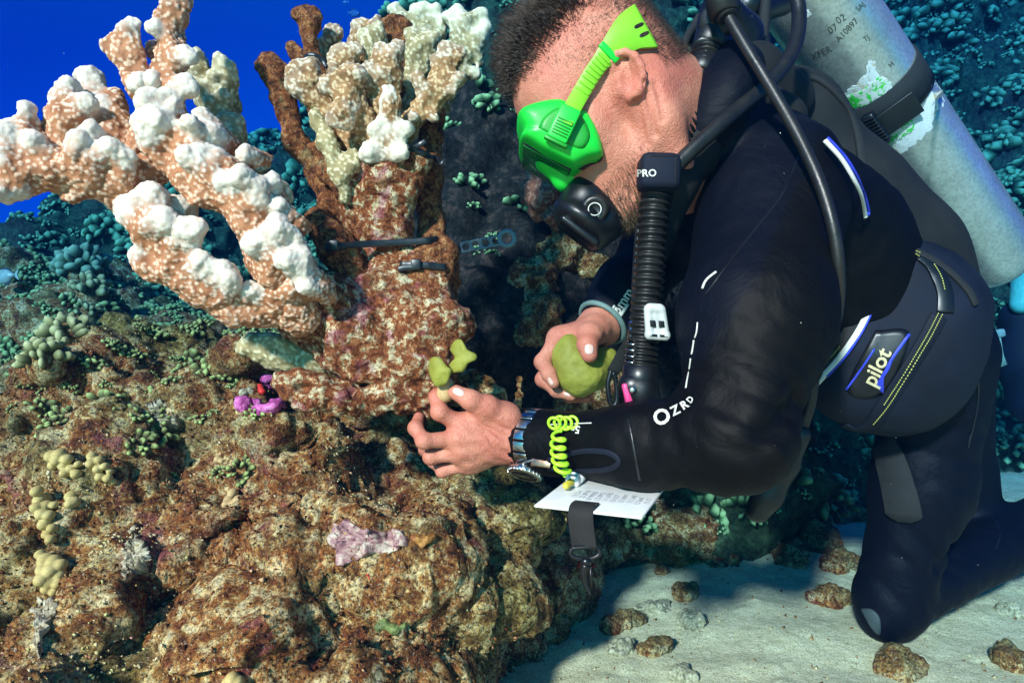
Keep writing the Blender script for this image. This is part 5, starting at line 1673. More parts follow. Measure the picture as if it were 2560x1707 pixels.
# shoulder and collar pieces, the arm hole edge with its white piping
strip(bcd_bvh, [(1965, 205), (2040, 200), (2110, 262), (2140, 330), (2155, 420), (2163, 500), (2155, 545), (2120, 610)], .010, .006, M['webbing'], 'armhole_binding', bcd, .002, 60)
strip(suit_bvh, [(2046, 368), (2085, 415), (2115, 470), (2135, 520), (2142, 548)], .0055, .003, M['white'], 'white_piping', bcd, .012, 30)
strip(suit_bvh, [(2052, 362), (2094, 410), (2124, 466), (2144, 516), (2150, 544)], .003, .003, M['blue_print'], 'blue_piping', bcd, .012, 30)
b = Blob(.02)
b.chain([at(1720, 240, .86), at(1790, 180, .90), at(1880, 190, .93), at(1960, 250, .95)], [.018, .030, .040, .040])
b.chain([at(1700, 330, .845), at(1760, 260, .86), at(1850, 250, .875), at(1950, 300, .89)], [.014, .024, .034, .034])
b.chain([at(1820, 300, .86), at(1740, 380, .83), at(1680, 460, .81), at(1640, 620, .83)], [.030, .028, .026, .020])
lo, hi = b.bounds(.006); V, F = mesh_sdf(b, lo, hi, .004); V = smooth_mesh(V, F, 2)
mk('shoulder_strap', V, F, M['cordura'], bcd)
mk('collar_piping', *tube(spline(pts((1712, 146, .835), (1728, 150, .833), (1740, 175, .832), (1745, 205, .832)), 16), .0028, 8), M['white'], bcd)
# waist strap hanging down the thigh
wp = [(2215, 1105), (2240, 1180), (2258, 1260), (2262, 1300)]
PN = [onto(suit_bvh, *q, .006) for q in spline(np.array(wp, float), 20)]
P = np.array([a for a, b in PN]); N = np.array([b for a, b in PN])
w_ = np.r_[np.full(17, .050), .044, .034, .018]
mk('waist_strap', *sweep(P, N, np.array([rect(x, .003) for x in w_])), M['webbing'], bcd)
mk('side_piece', *box(at(2452, 800, 1.06), (.3, 0, 1), (0, 1, 0), (1, 0, -.3), .050, .02, .020, .4), M['white'], bcd)
for x, y in ((1905, 160), (1770, 75)):
    mk('strap_buckle', *box(at(x, y - 40, .93), (1, 0, .1), (0, 1, 0), (0, 0, 1), .022, .012, .030, .3), M['plastic'], bcd)
mk('collar_strap', *tube(spline(pts((1745, 60, .93), (1720, 90, .9), (1700, 140, .88)), 10), .006, 6), M['webbing'], bcd)
mk('collar_strap', *tube(spline(pts((1915, -20, .96), (1912, 40, .955), (1905, 110, .945)), 10), .008, 6), M['webbing'], bcd)
mk('collar_strap', *tube(spline(pts((1720, 110, .92), (1750, 45, .93), (1790, 60, .93), (1800, 100, .92)), 14), .007, 6), M['webbing'], bcd)

# ================================================================== hoses
def hose(label, P, r, mat='rubber', n=80, name='hose', ribs=0, sides=12, ends=None):
    Q = spline(np.array([at(*p) for p in P]), n)
    root = thing(name, Q[-1], label, 'hose')
    if ribs:
        s = np.linspace(0, ribs, n)
        R = r * (1 + .13 * np.cos(s * 2 * np.pi))
        mk('corrugated_tube', *tube(Q, R, sides), M[mat], root)
    else:
        mk('tube', *tube(Q, r, sides), M[mat], root)
    for (i, ln, rr, mm) in (ends or ()):
        a, c2 = Q[i], Q[min(i + 1, n - 1)] if i < n - 1 else Q[i] + (Q[i] - Q[i - 1])
        d = unit(c2 - a)
        mk('fitting', *lathe(a - d * ln / 2, a + d * ln / 2, [(0, rr * .8), (.002, rr), (ln - .002, rr), (ln, rr * .8)], 16), M[mm], root)
    return root
hose('ribbed black inflator hose running down the diver\'s chest', [(1778, 95, .86), (1762, 160, .845), (1735, 240, .83), (1700, 330, .81), (1668, 410, .80), (1640, 500, .785), (1628, 620, .78), (1618, 740, .775), (1608, 860, .775), (1600, 955, .775)],
     .0165, ribs=58, n=700, sides=16, ends=((4, .04, .021, 'rubber'), (90, .028, .0185, 'rubber'), (690, .03, .021, 'plastic')))
hose('long black hose curving over the shoulder and down the arm', [(1795, -30, .80), (1815, 30, .795), (1860, 110, .78), (1930, 225, .76), (1995, 340, .74), (2050, 460, .72), (2085, 580, .71), (2098, 700, .715), (2088, 800, .74), (2060, 880, .79), (2035, 935, .83)],
     .0066, ends=((3, .05, .019, 'rubber'), (8, .016, .013, 'rubber')))
hose('thick black hose looping down from above the tank valve', [(1985, -40, .86), (1998, 40, .85), (1985, 120, .83), (1940, 190, .81), (1860, 260, .79), (1780, 330, .77), (1710, 395, .765), (1670, 440, .765)], .0090)
hose('thin hose with a steel connector beside the ribbed hose', [(1600, 560, .80), (1592, 680, .795), (1587, 800, .79), (1585, 860, .79), (1584, 930, .79)], .0055, ends=((50, .032, .0075, 'chrome'),))
# gauge console hanging on its hose
cons = thing('gauge_console', at(1990, 1090, .93), 'black gauge console hanging on a hose below the vest', 'gauge')
mk('hose', *tube(spline(pts((2035, 930, .90), (2028, 1000, .91), (2010, 1060, .92), (2000, 1085, .92)), 20), .0075, 10), M['rubber'], cons)
b = Blob(.01); b.chain(pts((2000, 1085, .92), (1960, 1160, .93), (1920, 1235, .94), (1895, 1275, .95)), [.014, .019, .020, .017])
lo, hi = b.bounds(.004); V, F = mesh_sdf(b, lo, hi, .003); mk('boot', V, F, M['rubber'], cons)
mk('lanyard', *tube(spline(pts((1935, 1030, .96), (1945, 1050, .955), (1930, 1065, .95), (1918, 1050, .95)), 12), .003, 6), M['plastic'], cons)
# spring guard with a yellow stripe
spr = thing('hose_spring', at(1584, 945, .78), 'steel spring guard with a yellow stripe at the hose end', 'spring')
tt = np.linspace(0, 1, 120); ax = np.array([at(1587, 850, .775) * (1 - x) + at(1582, 940, .775) * x for x in tt])
mk('coil', *tube(ax + np.stack([np.cos(tt * 2 * np.pi * 6) * .009, np.sin(tt * 2 * np.pi * 6) * .009, 0 * tt], 1), .0011, 6), M['chrome'], spr)
mk('stripe', *tube(ax + np.array((.002, -.0075, 0)), .0018, 6), M['yellow_stitch'], spr)
# inflator head
inf = thing('inflator', at(1590, 1010, .775), 'black inflator head with a pink button at the ribbed hose end', 'inflator')
b = Blob(.006); b.cap(at(1602, 965, .775), at(1604, 1040, .775), .021, .022); b.cap(at(1580, 965, .77), at(1600, 975, .77), .016, .018)
lo, hi = b.bounds(.003); V, F = mesh_sdf(b, lo, hi, .0022); mk('grip', V, F, M['plastic'], inf)
mk('button', *box(at(1567, 985, .765), unit((.25, 0, -1)), (0, 1, 0), unit((1, 0, .25)), .026, .018, .008, .35), M['pink'], inf)
mk('mouthpiece', *lathe(at(1575, 1012, .772), at(1592, 1050, .772), [(0, .008), (.004, .012), (.022, .016), (.026, .014)], 16), plain('pale_teal_silicone', (.35, .55, .50), .4), inf)
mk('screw', *lathe(at(1582, 975, .755), at(1582, 975, .70), [(0, .004), (.003, .004), (.004, .003)], 10), M['chrome'], inf)
# cloth tag on the hose
tg = thing('hose_tag', at(1645, 435, .765), 'navy cloth hose wrap printed PRO beside the diver\'s beard', 'tag')
b1 = box(at(1646, 434, .768), (1, 0, -.04), (0, 1, 0), (.04, 0, 1), .044, .040, .040, .18)
tag_o = mk('wrap', *b1, M['navy'], tg)
tagb = bvh_of(tag_o)
decal('PRO', (1617, 434), (1, -.02), 25, tagb, .0006, M['grey_print'], tg, bold=.02, dflt=.748)
for y in (391, 474):
    strip(tagb, [(1606, y), (1646, y), (1688, y)], .0012, .0012, M['cordura'], 'hem', tg, .0004, 12, .748)
strip(tagb, [(1688, 394), (1689, 434), (1688, 474)], .0012, .0012, M['cordura'], 'hem', tg, .0004, 12, .748)
# valve and first stage
vs = thing('tank_valve', at(1830, 60, .95), 'black first stage and valve cluster behind the diver\'s head', 'valve')
b = Blob(.012); b.cap(at(1800, 20, .90), at(1850, 90, .93), .024, .03); b.cap(at(1790, 110, .89), at(1770, 150, .87), .022, .022); b.cap(at(1850, 90, .93), at(1830, 170, .93), .028, .03); b.cap(at(1870, 20, .98), at(1950, -10, 1.05), .025, .03)
lo, hi = b.bounds(.004); V, F = mesh_sdf(b, lo, hi, .003); mk('housing', V, F, M['plastic'], vs)
mk('knob', *lathe(at(1795, 60, .86), at(1780, 40, .82), [(0, .02), (.004, .023), (.018, .023), (.022, .018), (.022, .005)], 16), M['rubber'], vs)
mk('port', *lathe(at(1760, 120, .855), at(1752, 135, .83), [(0, .016), (.012, .016), (.014, .012), (.014, .002)], 16), M['plastic'], vs)
# whistle
wh = thing('whistle', at(1645, 845, .745), 'pale grey plastic whistle clipped on the ribbed hose', 'whistle')
wx, wz, wy = unit((1, 0, -.06)), unit((-.13, -.1, 1)), np.array((0, 1.0, 0))
wc = at(1640, 802, .745)
b = Blob(.003)
for sx in (-1, 1):
    b.cap(wc + wx * sx * .0085 - wz * .014, wc + wx * sx * .0075 + wz * .012, .0048, .0045)
b.cap(wc - wx * .005 + wz * .014, wc + wx * .005 + wz * .014, .0052)
b.cap(wc - wx * .006 + wz * .004 + wy * .002, wc + wx * .006 + wz * .004 + wy * .002, .0045)
b.cap(wc - wx * .009 - wz * .0165, wc + wx * .009 - wz * .0165, .0050)
b.cap(wc - wz * .014, wc + wz * .010, .0030)
lo, hi = b.bounds(.002); V, F = mesh_sdf(b, lo, hi, .0009); mk('shell', V, F, M['whistle'], wh)
for sx in (-1, 1):
    mk('window', *box(wc + wx * sx * .0048 - wz * .0035 - wy * .0046, wx, wz, wy, .0062, .0072, .0012, .2), M['plastic'], wh)
    mk('slot', *box(wc + wx * sx * .0055 - wz * .0165 - wy * .0048, wx, wz, wy, .0085, .0030, .0012, .2), M['plastic'], wh)

# ================================================================== wrist watch
wt = thing('wrist_watch', at(1310, 1180, .82), 'steel dive watch on a metal bracelet over the wetsuit cuff', 'watch')
axd = unit(at(1420, 1110, .82) - at(1318, 1098, .848)); wcn = at(1338, 1103, .842); wB = basis(axd)
for i in range(18):
    a = 2 * np.pi * i / 18
    o_ = math.cos(a) * wB[0] + math.sin(a) * wB[1]
    mk('link', *box(wcn + o_ * .0385, np.cross(axd, o_), axd, o_, .0115, .018, .004, .25), M['chrome'], wt)
fx = unit((-.25, -.45, -.86)); cc = at(1312, 1182, .822)
cs = mk('case', *lathe(cc - fx * .006, cc + fx, [(0, .017), (.002, .0205), (.008, .0205), (.010, .019), (.0105, .0165), (.0095, .016), (.0095, .001)], 40), M['chrome'], wt)
mk('dial', *lathe(cc + fx * .0038, cc + fx, [(0, .0160), (.0003, .0158), (.0004, .001)], 32), M['glass_dark'], wt)
wb = basis(fx)
for i in range(24):
    a = 2 * np.pi * i / 24; o_ = math.cos(a) * wb[0] + math.sin(a) * wb[1]
    mk('bezel_tooth', *box(cc + o_ * .0205 + fx * .001, np.cross(fx, o_), fx, o_, .0026, .005, .0016, .3), M['chrome'], cs)
mk('clasp', *box(at(1352, 1157, .795), axd, np.cross(axd, (0, -1, .2)), (0, -1, .2), .026, .010, .005, .3), M['copper'], wt)
mk('clasp_bar', *tube(spline(pts((1300, 1160, .81), (1330, 1150, .80), (1372, 1145, .795)), 8), .0014, 6), M['chrome'], wt)

# ================================================================== slate under the forearm
sl = thing('writing_slate', at(1510, 1250, .70), 'white plastic slate with pencilled notes fixed below the forearm', 'slate')
c4 = [at(1347, 1262, .700), at(1612, 1292, .655), at(1682, 1209, .765), at(1405, 1197, .810)]
c4 = [np.asarray(x) for x in c4]
ex = unit(c4[1] - c4[0]); ey = unit((c4[2] - c4[1]) - ex * ((c4[2] - c4[1]) @ ex)); ez = np.cross(ex, ey)
sxw, syw = np.linalg.norm(c4[1] - c4[0]) * 1.02, (c4[2] - c4[1]) @ ey
sc_ = (c4[0] + c4[1] + c4[2] + c4[3]) / 4
t = NT('white_slate'); n = t.noise(40, 4)
t('Base Color', t.ramp(n, (.3, (.66, .68, .66)), (.7, (.80, .81, .79)))); t('Roughness', .45); M['slate'] = t.m
plate = mk('board', *box(sc_, ex, ey, ez, sxw, syw, .0030, .4), M['slate'], sl)
plate_bvh = bvh_of(plate)
M['pencil_mark'] = plain('pencil_marks', (.30, .30, .31), .7, var=.2)
rows = ['13 214', '22 0P18', '18 9MN5', '1.2 0MQ', '11 67P0', '13 0.5T', '13 39IM', '13 2.4N', '13 SmK', '13 17', '13 4']
mbw = MB()
for i, s in enumerate(rows):
    V, F = text_mesh(s, .0085, 0.0, .12)
    V = V[:, :2]
    o_ = sc_ + ex * (-.026 + i * .0085) + ey * (-.012 + .002 * math.sin(i * 2.1))
    mbw.add(np.array([o_ + ey * v[0] - ex * v[1] + ez * .0018 for v in V]), F)
for i in range(8):
    V, F = text_mesh('un'[i % 2] + '~', .008, 0.0, .2)
    o_ = sc_ + ex * (-.02 + i * .011) + ey * .040
    mbw.add(np.array([o_ + ex * v[0] + ey * v[1] + ez * .0018 for v in V]), F)
tag(mk('writing', *mbw.get(), M['pencil_mark'], sl, smooth=False), kind='stuff')
po = sc_ - ex * (sxw * .36) + ez * .008
mk('pencil_holder', *tube(np.array([po + ey * .018, po + ey * .050]), .0085, 12), M['slate'], sl)
mk('pencil', *tube(np.array([po - ey * .012, po - ey * .008, po + ey * .016, po + ey * .055]), [.002, .0042, .0045, .0045], 6), plain('yellow_pencil', (.62, .52, .05), .4), sl)
mk('pencil_clip', *box(po + ey * .016, ex, ey, ez, .016, .012, .014, .3), plain('white_clip', (.7, .7, .66), .4), sl)
# webbing tab, ring and snap
sA = c4[0] * .58 + c4[1] * .42
sp_ = np.array([sA + ey * .018 + ez * .0022, sA + ey * .004 + ez * .0026, sA - ey * .003 + np.array((0, 0, -.004)), sA - ey * .002 + np.array((.001, 0, -.020)), sA + np.array((.003, 0, -.038))])
sN = np.array([ez, ez, -ey, -ey, -ey])
Q = spline(np.hstack([sp_, sN]), 24)
mk('tab', *sweep(Q[:, :3], Q[:, 3:], rect(.026, .0026)), M['webbing'], sl)
sn = thing('snap_clip', sp_[-1] + np.array((0, 0, -.04)), 'black plastic snap clip hanging from the white slate', 'clip')
rc = sp_[-1] + np.array((0, -.001, -.002))
mk('ring', *tube(spline(np.array([rc + (-.013, 0, .002), rc + (-.014, 0, -.004), rc + (-.006, 0, -.008), rc + (.006, 0, -.008), rc + (.014, 0, -.004), rc + (.013, 0, .002), rc + (0, 0, .003), rc + (-.013, 0, .002)]), 40), .0022, 8), M['plastic'], sn)
mk('swivel', *lathe(rc + (.001, 0, -.007), rc + (.002, 0, -.03), [(0, .003), (.001, .0052), (.006, .0055), (.008, .0035)], 14), M['plastic'], sn)
mk('hook', *tube(spline(np.array([rc + (.001, 0, -.014), rc + (-.001, 0, -.022), rc + (.001, 0, -.034), rc + (.004, 0, -.040), rc + (.0055, -.001, -.044)]), 16), np.linspace(.0048, .0014, 16), 10), M['plastic'], sn)
mk('gate', *tube(np.array([rc + (.006, 0, -.016), rc + (.006, 0, -.036)]), .0016, 6), M['plastic'], sn)

# ================================================================== coiled lanyard
cl = thing('coiled_lanyard', at(1392, 1250, .70), 'coiled yellow-green pencil lanyard hanging from the forearm to the slate', 'lanyard')
M['neon'] = plain('neon_cord', (.42, .80, .03), .4, var=.1)
kx = np.linspace(0, 1, 200)
A_, B_ = at(1398, 1078, .765), po + ez * .012 - ey * .008
ctr = A_[None] * (1 - kx[:, None]) + B_[None] * kx[:, None] + np.stack([-.005 * np.sin(kx * 3.1), -.012 * np.sin(kx * 3.1), 0 * kx], 1)
amp = .0075 * np.minimum(1, np.minimum(kx * 8 + .2, (1 - kx) * 10))
coil = ctr + np.stack([np.cos(kx * 2 * np.pi * 5.6) * amp, np.sin(kx * 2 * np.pi * 5.6) * amp, .002 * np.sin(kx * 2 * np.pi * 5.6)], 1)
mk('coil', *tube(coil, .0021, 8), M['neon'], cl)
kn = at(1408, 1058, .765)
for i in range(4):
    mk('loop', *ring(kn + np.array((-.010 + .0065 * i, 0, .001 * (i % 2))), (.35, .9, .3 - .2 * i), .0068, .0018, 20, 6), M['neon'], cl)

# ================================================================== carabiner beside the putty ball
cb = thing('carabiner', at(1535, 1000, .92), 'black carabiner hanging between the putty ball and the ribbed hose', 'carabiner')
mk('ring', *tube(spline(pts((1528, 925, .92), (1520, 960, .92), (1524, 1000, .92), (1534, 1014, .92), (1542, 1000, .92), (1541, 960, .92), (1533, 930, .92)), 40), .0034, 8), M['plastic'], cb)
mk('strap', *sweep(spline(pts((1532, 930, .92), (1560, 880, .90), (1592, 830, .87)), 12), np.repeat(np.array([(0, -1., 0)]), 12, 0), rect(.016, .003)), M['webbing'], cb)
# ================================================================== putty
t = NT('epoxy_putty')
n = t.noise(18, 4, .6)
t('Base Color', t.ramp(n, (.3, (.20, .19, .022)), (.7, (.31, .31, .045)))); t('Roughness', .6); t('Specular IOR Level', .35)
b_ = t.bump(t.noise(120, 5, .65, .8), .5, .003); M['putty'] = t.m
b = Blob(.012)
b.ell(W5(520, 930, .945), (.030, .030, .030)); b.ell(W5(600, 1080, .940), (.033, .030, .030)); b.ell(W5(760, 1030, .955), (.022, .026, .028)); b.ell(W5(500, 830, .945), (.018, .022, .020))
b.cap(W5(850, 960, .965), W5(900, 1000, .968), .020, .016)
b.cap(W5(430, 1000, .905), W5(640, 1010, .905), .003, .003, k=.008, sub=True); b.cap(W5(640, 1010, .902), W5(760, 960, .912), .003, k=.008, sub=True); b.cap(W5(420, 1120, .908), W5(520, 1150, .905), .002, k=.006, sub=True)
lo, hi = b.bounds(.004); V, F = mesh_sdf(b, lo, hi, .002); V = smooth_mesh(V, F, 1); V = V + vnormals(V, F) * (.0022 * fbm(V, 45, 3, 5))[:, None]
tag(mk('putty_ball', V, F, M['putty'], origin=at(1453, 990, .95)), 'big lump of olive green putty held in the far hand', 'putty')
stump_bvh = bvh_of(*[o for o in CORALS if o.parent == stump])
def smear(label, outline, dep, seed):
    """thin folded flap of putty pressed on the stump edge"""
    o_ = np.array([W4(x, y, dep) for x, y in outline]); o_ = o_.mean(0) + (o_ - o_.mean(0)) * 1.12; o_ = spline(np.vstack([o_, o_[:1]]), 49)[:-1]
    c = o_.mean(0); m = len(o_); V, F = [], []
    lay_ = [(1.0, .0030), (1.0, .0004), (.97, -.0012), (.80, -.0028), (.5, -.0042), (.2, -.0050)]
    for s, dy in lay_:
        q = c + (o_ - c) * s
        bend = .010 * ((q[:, 0] - c[0]) / .025) ** 2 - .5 * (q[:, 0] - c[0]) + .0025 * vnoise(q, 110, seed)
        q[:, 1] = dep + dy + bend; V.append(q)
    for i in range(len(lay_) - 1):
        for j in range(m):
            F.append((i * m + j, i * m + (j + 1) % m, (i + 1) * m + (j + 1) % m, (i + 1) * m + j))
    F.append(tuple(range(m))[::-1]); F.append(tuple((len(lay_) - 1) * m + j for j in range(m)))
    V = np.concatenate(V)
    tag(mk('putty_flap', V, F, M['putty'], origin=c), label, 'putty')
smear('round flap of green putty on the stump just above the thumb', [(330, 320), (345, 285), (385, 268), (440, 288), (480, 340), (522, 372), (505, 430), (480, 480), (430, 505), (390, 505), (352, 450), (325, 385)], .808, 3)
smear('bow-shaped flap of green putty higher on the stump edge', [(518, 200), (540, 150), (580, 118), (618, 120), (645, 160), (670, 200), (735, 235), (738, 275), (700, 295), (668, 315), (640, 370), (590, 378), (535, 385), (505, 340), (540, 290), (560, 260)], .818, 4)
tag(mk('coral_tip', *(lambda v: (v[0] + 0, v[1]))(mesh_sdf((lambda bb: bb)(Blob(.006).cap(at(1116, 962, .826), at(1112, 985, .828), .0095, .0105)), at(1113, 974, .827) - .025, at(1113, 974, .827) + .025, .0012)), M['button'], origin=at(1113, 974, .827)), 'small yellow coral tip pinched between thumb and forefinger', 'coral')
# ================================================================== cable ties on the strapped coral
M['tie'] = plain('cable_tie_nylon', (.012, .014, .016), .35, var=.2)
coral_bvh = bvh_of(*[o for o in CORALS if o.parent in (mid, stump)])
def tie(label, path, w, head_px=None, tail=None):
    Q = spline(np.array([p[:2] for p in path], float), 40)
    dd = np.array([onto(coral_bvh, q[0], q[1], 0, 1.6)[0][1] for q in Q])
    for i in range(len(dd)):                                   # a taut band bridges the hollows
        if dd[i] > 1.0: dd[i] = np.min(dd)+.02
    best = np.minimum.accumulate(dd) if False else dd.copy()
    for _ in range(30):
        best[1:-1] = np.minimum(best[1:-1], (best[:-2] + best[2:]) / 2)
    P = np.array([at(q[0], q[1], b_ - .003) for q, b_ in zip(Q, best)])
    root = thing('cable_tie', P[0], label, 'cable tie', 'cable ties holding the coral')
    Nn = np.repeat(np.array([(0, -1.0, 0)]), len(P), 0)
    mk('band', *sweep(P, Nn, rect(w, .0022)), M['tie'], root)
    if head_px:
        i = int(np.argmin(np.abs(Q[:, 0] - head_px[0])))
        mk('head', *box(P[i] + (0, -.003, 0), (1, 0, 0), (0, 1, 0), (0, 0, 1), w * 1.5, .008, w * 1.6, .2), M['tie'], root)
    if tail:
        tp = pts(*tail); off = P[len(P) // 2][1] - tp[0][1] - .006
        mk('tail', *sweep(spline([q * (1 + off / q[1]) + np.array((0, 0, CAMZ)) * (-off / q[1]) for q in tp], 10), np.repeat(np.array([(0, -1.0, 0)]), 10, 0), rect(w * .8, .0018)), M['tie'], root)
tie('wide black cable tie across the bare coral stem', [(815, 625, .86), (830, 616, .845), (880, 612, .835), (960, 608, .832), (1050, 603, .865), (1095, 598, .885)], .0085, (838, 615, .842))
tie('lower black cable tie round the right dead branch', [(1000, 662, .85), (1035, 662, .845), (1075, 664, .862), (1115, 668, .875)], .0085, (1040, 662, .842), [(1040, 668, .85), (1010, 670, .85), (995, 674, .85)])
tie('slanted black cable tie on the upper dead column', [(1020, 368, .87), (1050, 380, .868), (1080, 393, .885), (1108, 408, .895)], .0075, None, [(1030, 372, .865), (1048, 362, .86), (1065, 352, .86)])
tie('thin black cable tie looped round the top brown finger', [(762, 142, .855), (775, 137, .85), (792, 140, .855), (805, 150, .865), (815, 168, .87)], .005, None, None)

# ================================================================== perforated plastic strip
t = NT('clear_plastic')
t('Base Color', (.50, .55, .54)); t('Roughness', .3); t('Transmission Weight', .25); t('IOR', 1.35)
M['clear'] = t.m
pl = thing('perforated_strip', at(1240, 600, 1.15), 'clear plastic strip with round holes floating behind the stump', 'plastic strip')
def holed_strip(c0, c1, w, t_, holes):
    bm = bmesh.new()
    Ln = np.linalg.norm(c1 - c0)
    segs = 12
    vs_, fs = [], []
    n_h = holes
    cell = Ln / n_h
    for h in range(n_h):
        cx = (h + .5) * cell
        R0 = w * .34
        outer, inner_ = [], []
        for k in range(4 * segs):
            a = 2 * np.pi * k / (4 * segs)
            s = max(abs(math.cos(a)) / (cell / 2), abs(math.sin(a)) / (w / 2))
            outer.append((cx + math.cos(a) / s, math.sin(a) / s)); inner_.append((cx + R0 * math.cos(a), R0 * math.sin(a)))
        b0 = len(vs_); m_ = 4 * segs
        for zz in (t_ / 2, -t_ / 2):
            vs_ += [(x, y, zz) for x, y in outer]; vs_ += [(x, y, zz) for x, y in inner_]
        for k in range(m_):
            k2 = (k + 1) % m_
            fs.append((b0 + k, b0 + k2, b0 + m_ + k2, b0 + m_ + k)); fs.append((b0 + 2 * m_ + k2, b0 + 2 * m_ + k, b0 + 3 * m_ + k, b0 + 3 * m_ + k2))
            fs.append((b0 + m_ + k, b0 + m_ + k2, b0 + 3 * m_ + k2, b0 + 3 * m_ + k)); fs.append((b0 + k2, b0 + k, b0 + 2 * m_ + k, b0 + 2 * m_ + k2))
    X = unit(c1 - c0); Zz = np.array((0, -1.0, 0)); Yv = np.cross(Zz, X)
    V = np.array(vs_)
    return c0 + V[:, :1] * X + V[:, 1:2] * Yv + V[:, 2:] * Zz, fs
mk('plate', *holed_strip(at(1152, 620, 1.15), at(1252, 600, 1.15), .0185, .0035, 4), M['clear'], pl)
mk('end_eye', *ring(at(1268, 597, 1.15), (0, 1, 0), .0125, .0042, 32, 8), M['clear'], pl)
mk('stem', *tube(np.array(pts((1110, 632, 1.17), (1152, 620, 1.152))), .004, 8), M['tie'], pl)

# ================================================================== crusts and sponges on the rock
def crust_material(name, stops, bs=90):
    t = NT(name); n = t.noise(bs, 4, .7, .4)
    t('Base Color', t.ramp(n, *stops)); t('Roughness', .65); t.bump(n, .7, .005)
    return t.m
M['pinkcrust'] = crust_material('pink_coralline', ((.35, (.20, .02, .10)), (.5, (.55, .08, .32)), (.7, (.75, .28, .55))))
M['redsponge'] = crust_material('red_sponge', ((.35, (.45, .01, .008)), (.7, (.75, .03, .02))), 30)
M['orangesponge'] = crust_material('orange_sponge', ((.4, (.22, .07, .012)), (.55, (.42, .20, .04)), (.7, (.16, .06, .02))))
M['whitecrust'] = crust_material('white_dead_crust', ((.35, (.14, .10, .05)), (.48, (.34, .29, .18)), (.65, (.58, .53, .38))))
M['limecrust'] = crust_material('lime_algae', ((.35, (.06, .09, .02)), (.65, (.20, .25, .07))))
M['lilac'] = crust_material('lilac_coralline', ((.36, (.10, .03, .045)), (.48, (.34, .18, .17)), (.62, (.58, .50, .38))), 60)
def lump(name, label, cat, blobs, mat, seed=1, h=.0022, wob=.004, bvh=None, out=.3, group=None, dflt=.9, part=None):
    """blobs: (px, py, radius px) seated on the rock behind that pixel"""
    x0, y0 = np.mean([q[0] for q in blobs]), np.mean([q[1] for q in blobs])
    base, n0 = onto(bvh or reef_bvh, x0, y0, 0, dflt)
    b = Blob(.008)
    for x, y, r in blobs:
        p, n_ = onto(bvh or reef_bvh, x, y, 0, dflt)
        if abs(p[1] - base[1]) > .08: p = at(x, y, base[1])
        R = r / FPX * base[1]
        b.ell(p + n0 * R * out, (R, R, R * .9), k=R * .5)
    lo, hi = b.bounds(.006); V, F = mesh_sdf(b, lo, hi, h, slack=.006)
    V = V + vnormals(V, F) * (wob * fbm(V, 55, 3, seed))[:, None]
    o = mk(name, V, F, M[mat], origin=base)
    return tag(o, label, cat, group)
lump('coralline_crust', 'bright magenta crust lump in the hollow left of the cream branch', 'algae', [(610, 1015, 18), (630, 1012, 20), (655, 1025, 24), (675, 1022, 22), (695, 1012, 20)], 'pinkcrust', 1, out=.1, wob=.006)
lump('coralline_crust', 'upper magenta knob with a pale top beside the red sponge', 'algae', [(668, 945, 14), (672, 958, 16), (680, 955, 14), (682, 970, 14)], 'pinkcrust', 2, out=.1)
lump('red_sponge', 'vivid red sponge at the tip of the cream dead branch', 'sponge', [(718, 995, 12), (732, 998, 13), (740, 1004, 9)], 'redsponge', 3, wob=.001, out=1.6)
lump('red_sponge', 'red sponge smear on the flank of the magenta knob', 'sponge', [(655, 985, 9), (650, 970, 8), (652, 978, 9)], 'redsponge', 4, wob=.001, out=.9)
lump('rubble', 'chalky white coral lump wedged against the magenta crust', 'rubble', [(610, 985, 11), (625, 980, 10)], 'whitecrust', 5)
lump('orange_sponge', 'orange-brown sponge next to the frilly white crust', 'sponge', [(1040, 1345, 18), (1065, 1350, 16), (1080, 1340, 12), (1055, 1365, 12)], 'orangesponge', 7, out=.1)
lump('orange_sponge', 'small bright orange sponge spot low on the rock', 'sponge', [(918, 1436, 7), (922, 1446, 8)], 'redsponge', 8, out=.3)
lump('red_sponge', 'flat red sponge on the rock behind the snap clip', 'sponge', [(1450, 1410, 9), (1466, 1412, 10), (1482, 1411, 8)], 'redsponge', 9, out=.4)
lump('rubble', 'white rock chip near the little finger of the working hand', 'rubble', [(1025, 1145, 10), (1018, 1152, 8)], 'whitecrust', 13, out=.6)
lump('rubble', 'white rock chip behind the slate webbing tab', 'rubble', [(1438, 1318, 13), (1445, 1328, 12)], 'whitecrust', 14, out=.5)
lump('algae_patch', 'lime green algae film on the lower rock', 'algae', [(960, 1560, 18), (985, 1575, 16), (945, 1572, 12), (1010, 1565, 10)], 'limecrust', 15, out=-.2)
lump('algae_rock', 'knobbly brown outcrop right of the green putty', 'rock', [(1150, 950, 26), (1180, 940, 26), (1210, 960, 28), (1235, 985, 26), (1250, 1010, 24), (1220, 1000, 30), (1190, 985, 34), (1180, 1020, 32), (1230, 1040, 26)], 'rock', 16, bvh=reef_bvh, out=.3, h=.003, wob=.006, dflt=.93)
lump('sea_squirt', 'short stubby cream-tipped tube on the brown outcrop', 'sea squirt', [(1298, 950, 9), (1297, 965, 10), (1297, 985, 11), (1292, 1005, 13), (1290, 1030, 16), (1295, 1060, 18)], 'rock', 17, out=.3, dflt=.98, wob=.003)
lump('algae_rock', 'cream and brown rock knoll seen behind the putty ball', 'rock', [(1340, 700, 60), (1400, 640, 60), (1450, 600, 50), (1360, 780, 50), (1330, 830, 40), (1480, 680, 50)], 'rock', 18, bvh=dark_bvh, out=.1, h=.006, wob=.012, dflt=1.5)
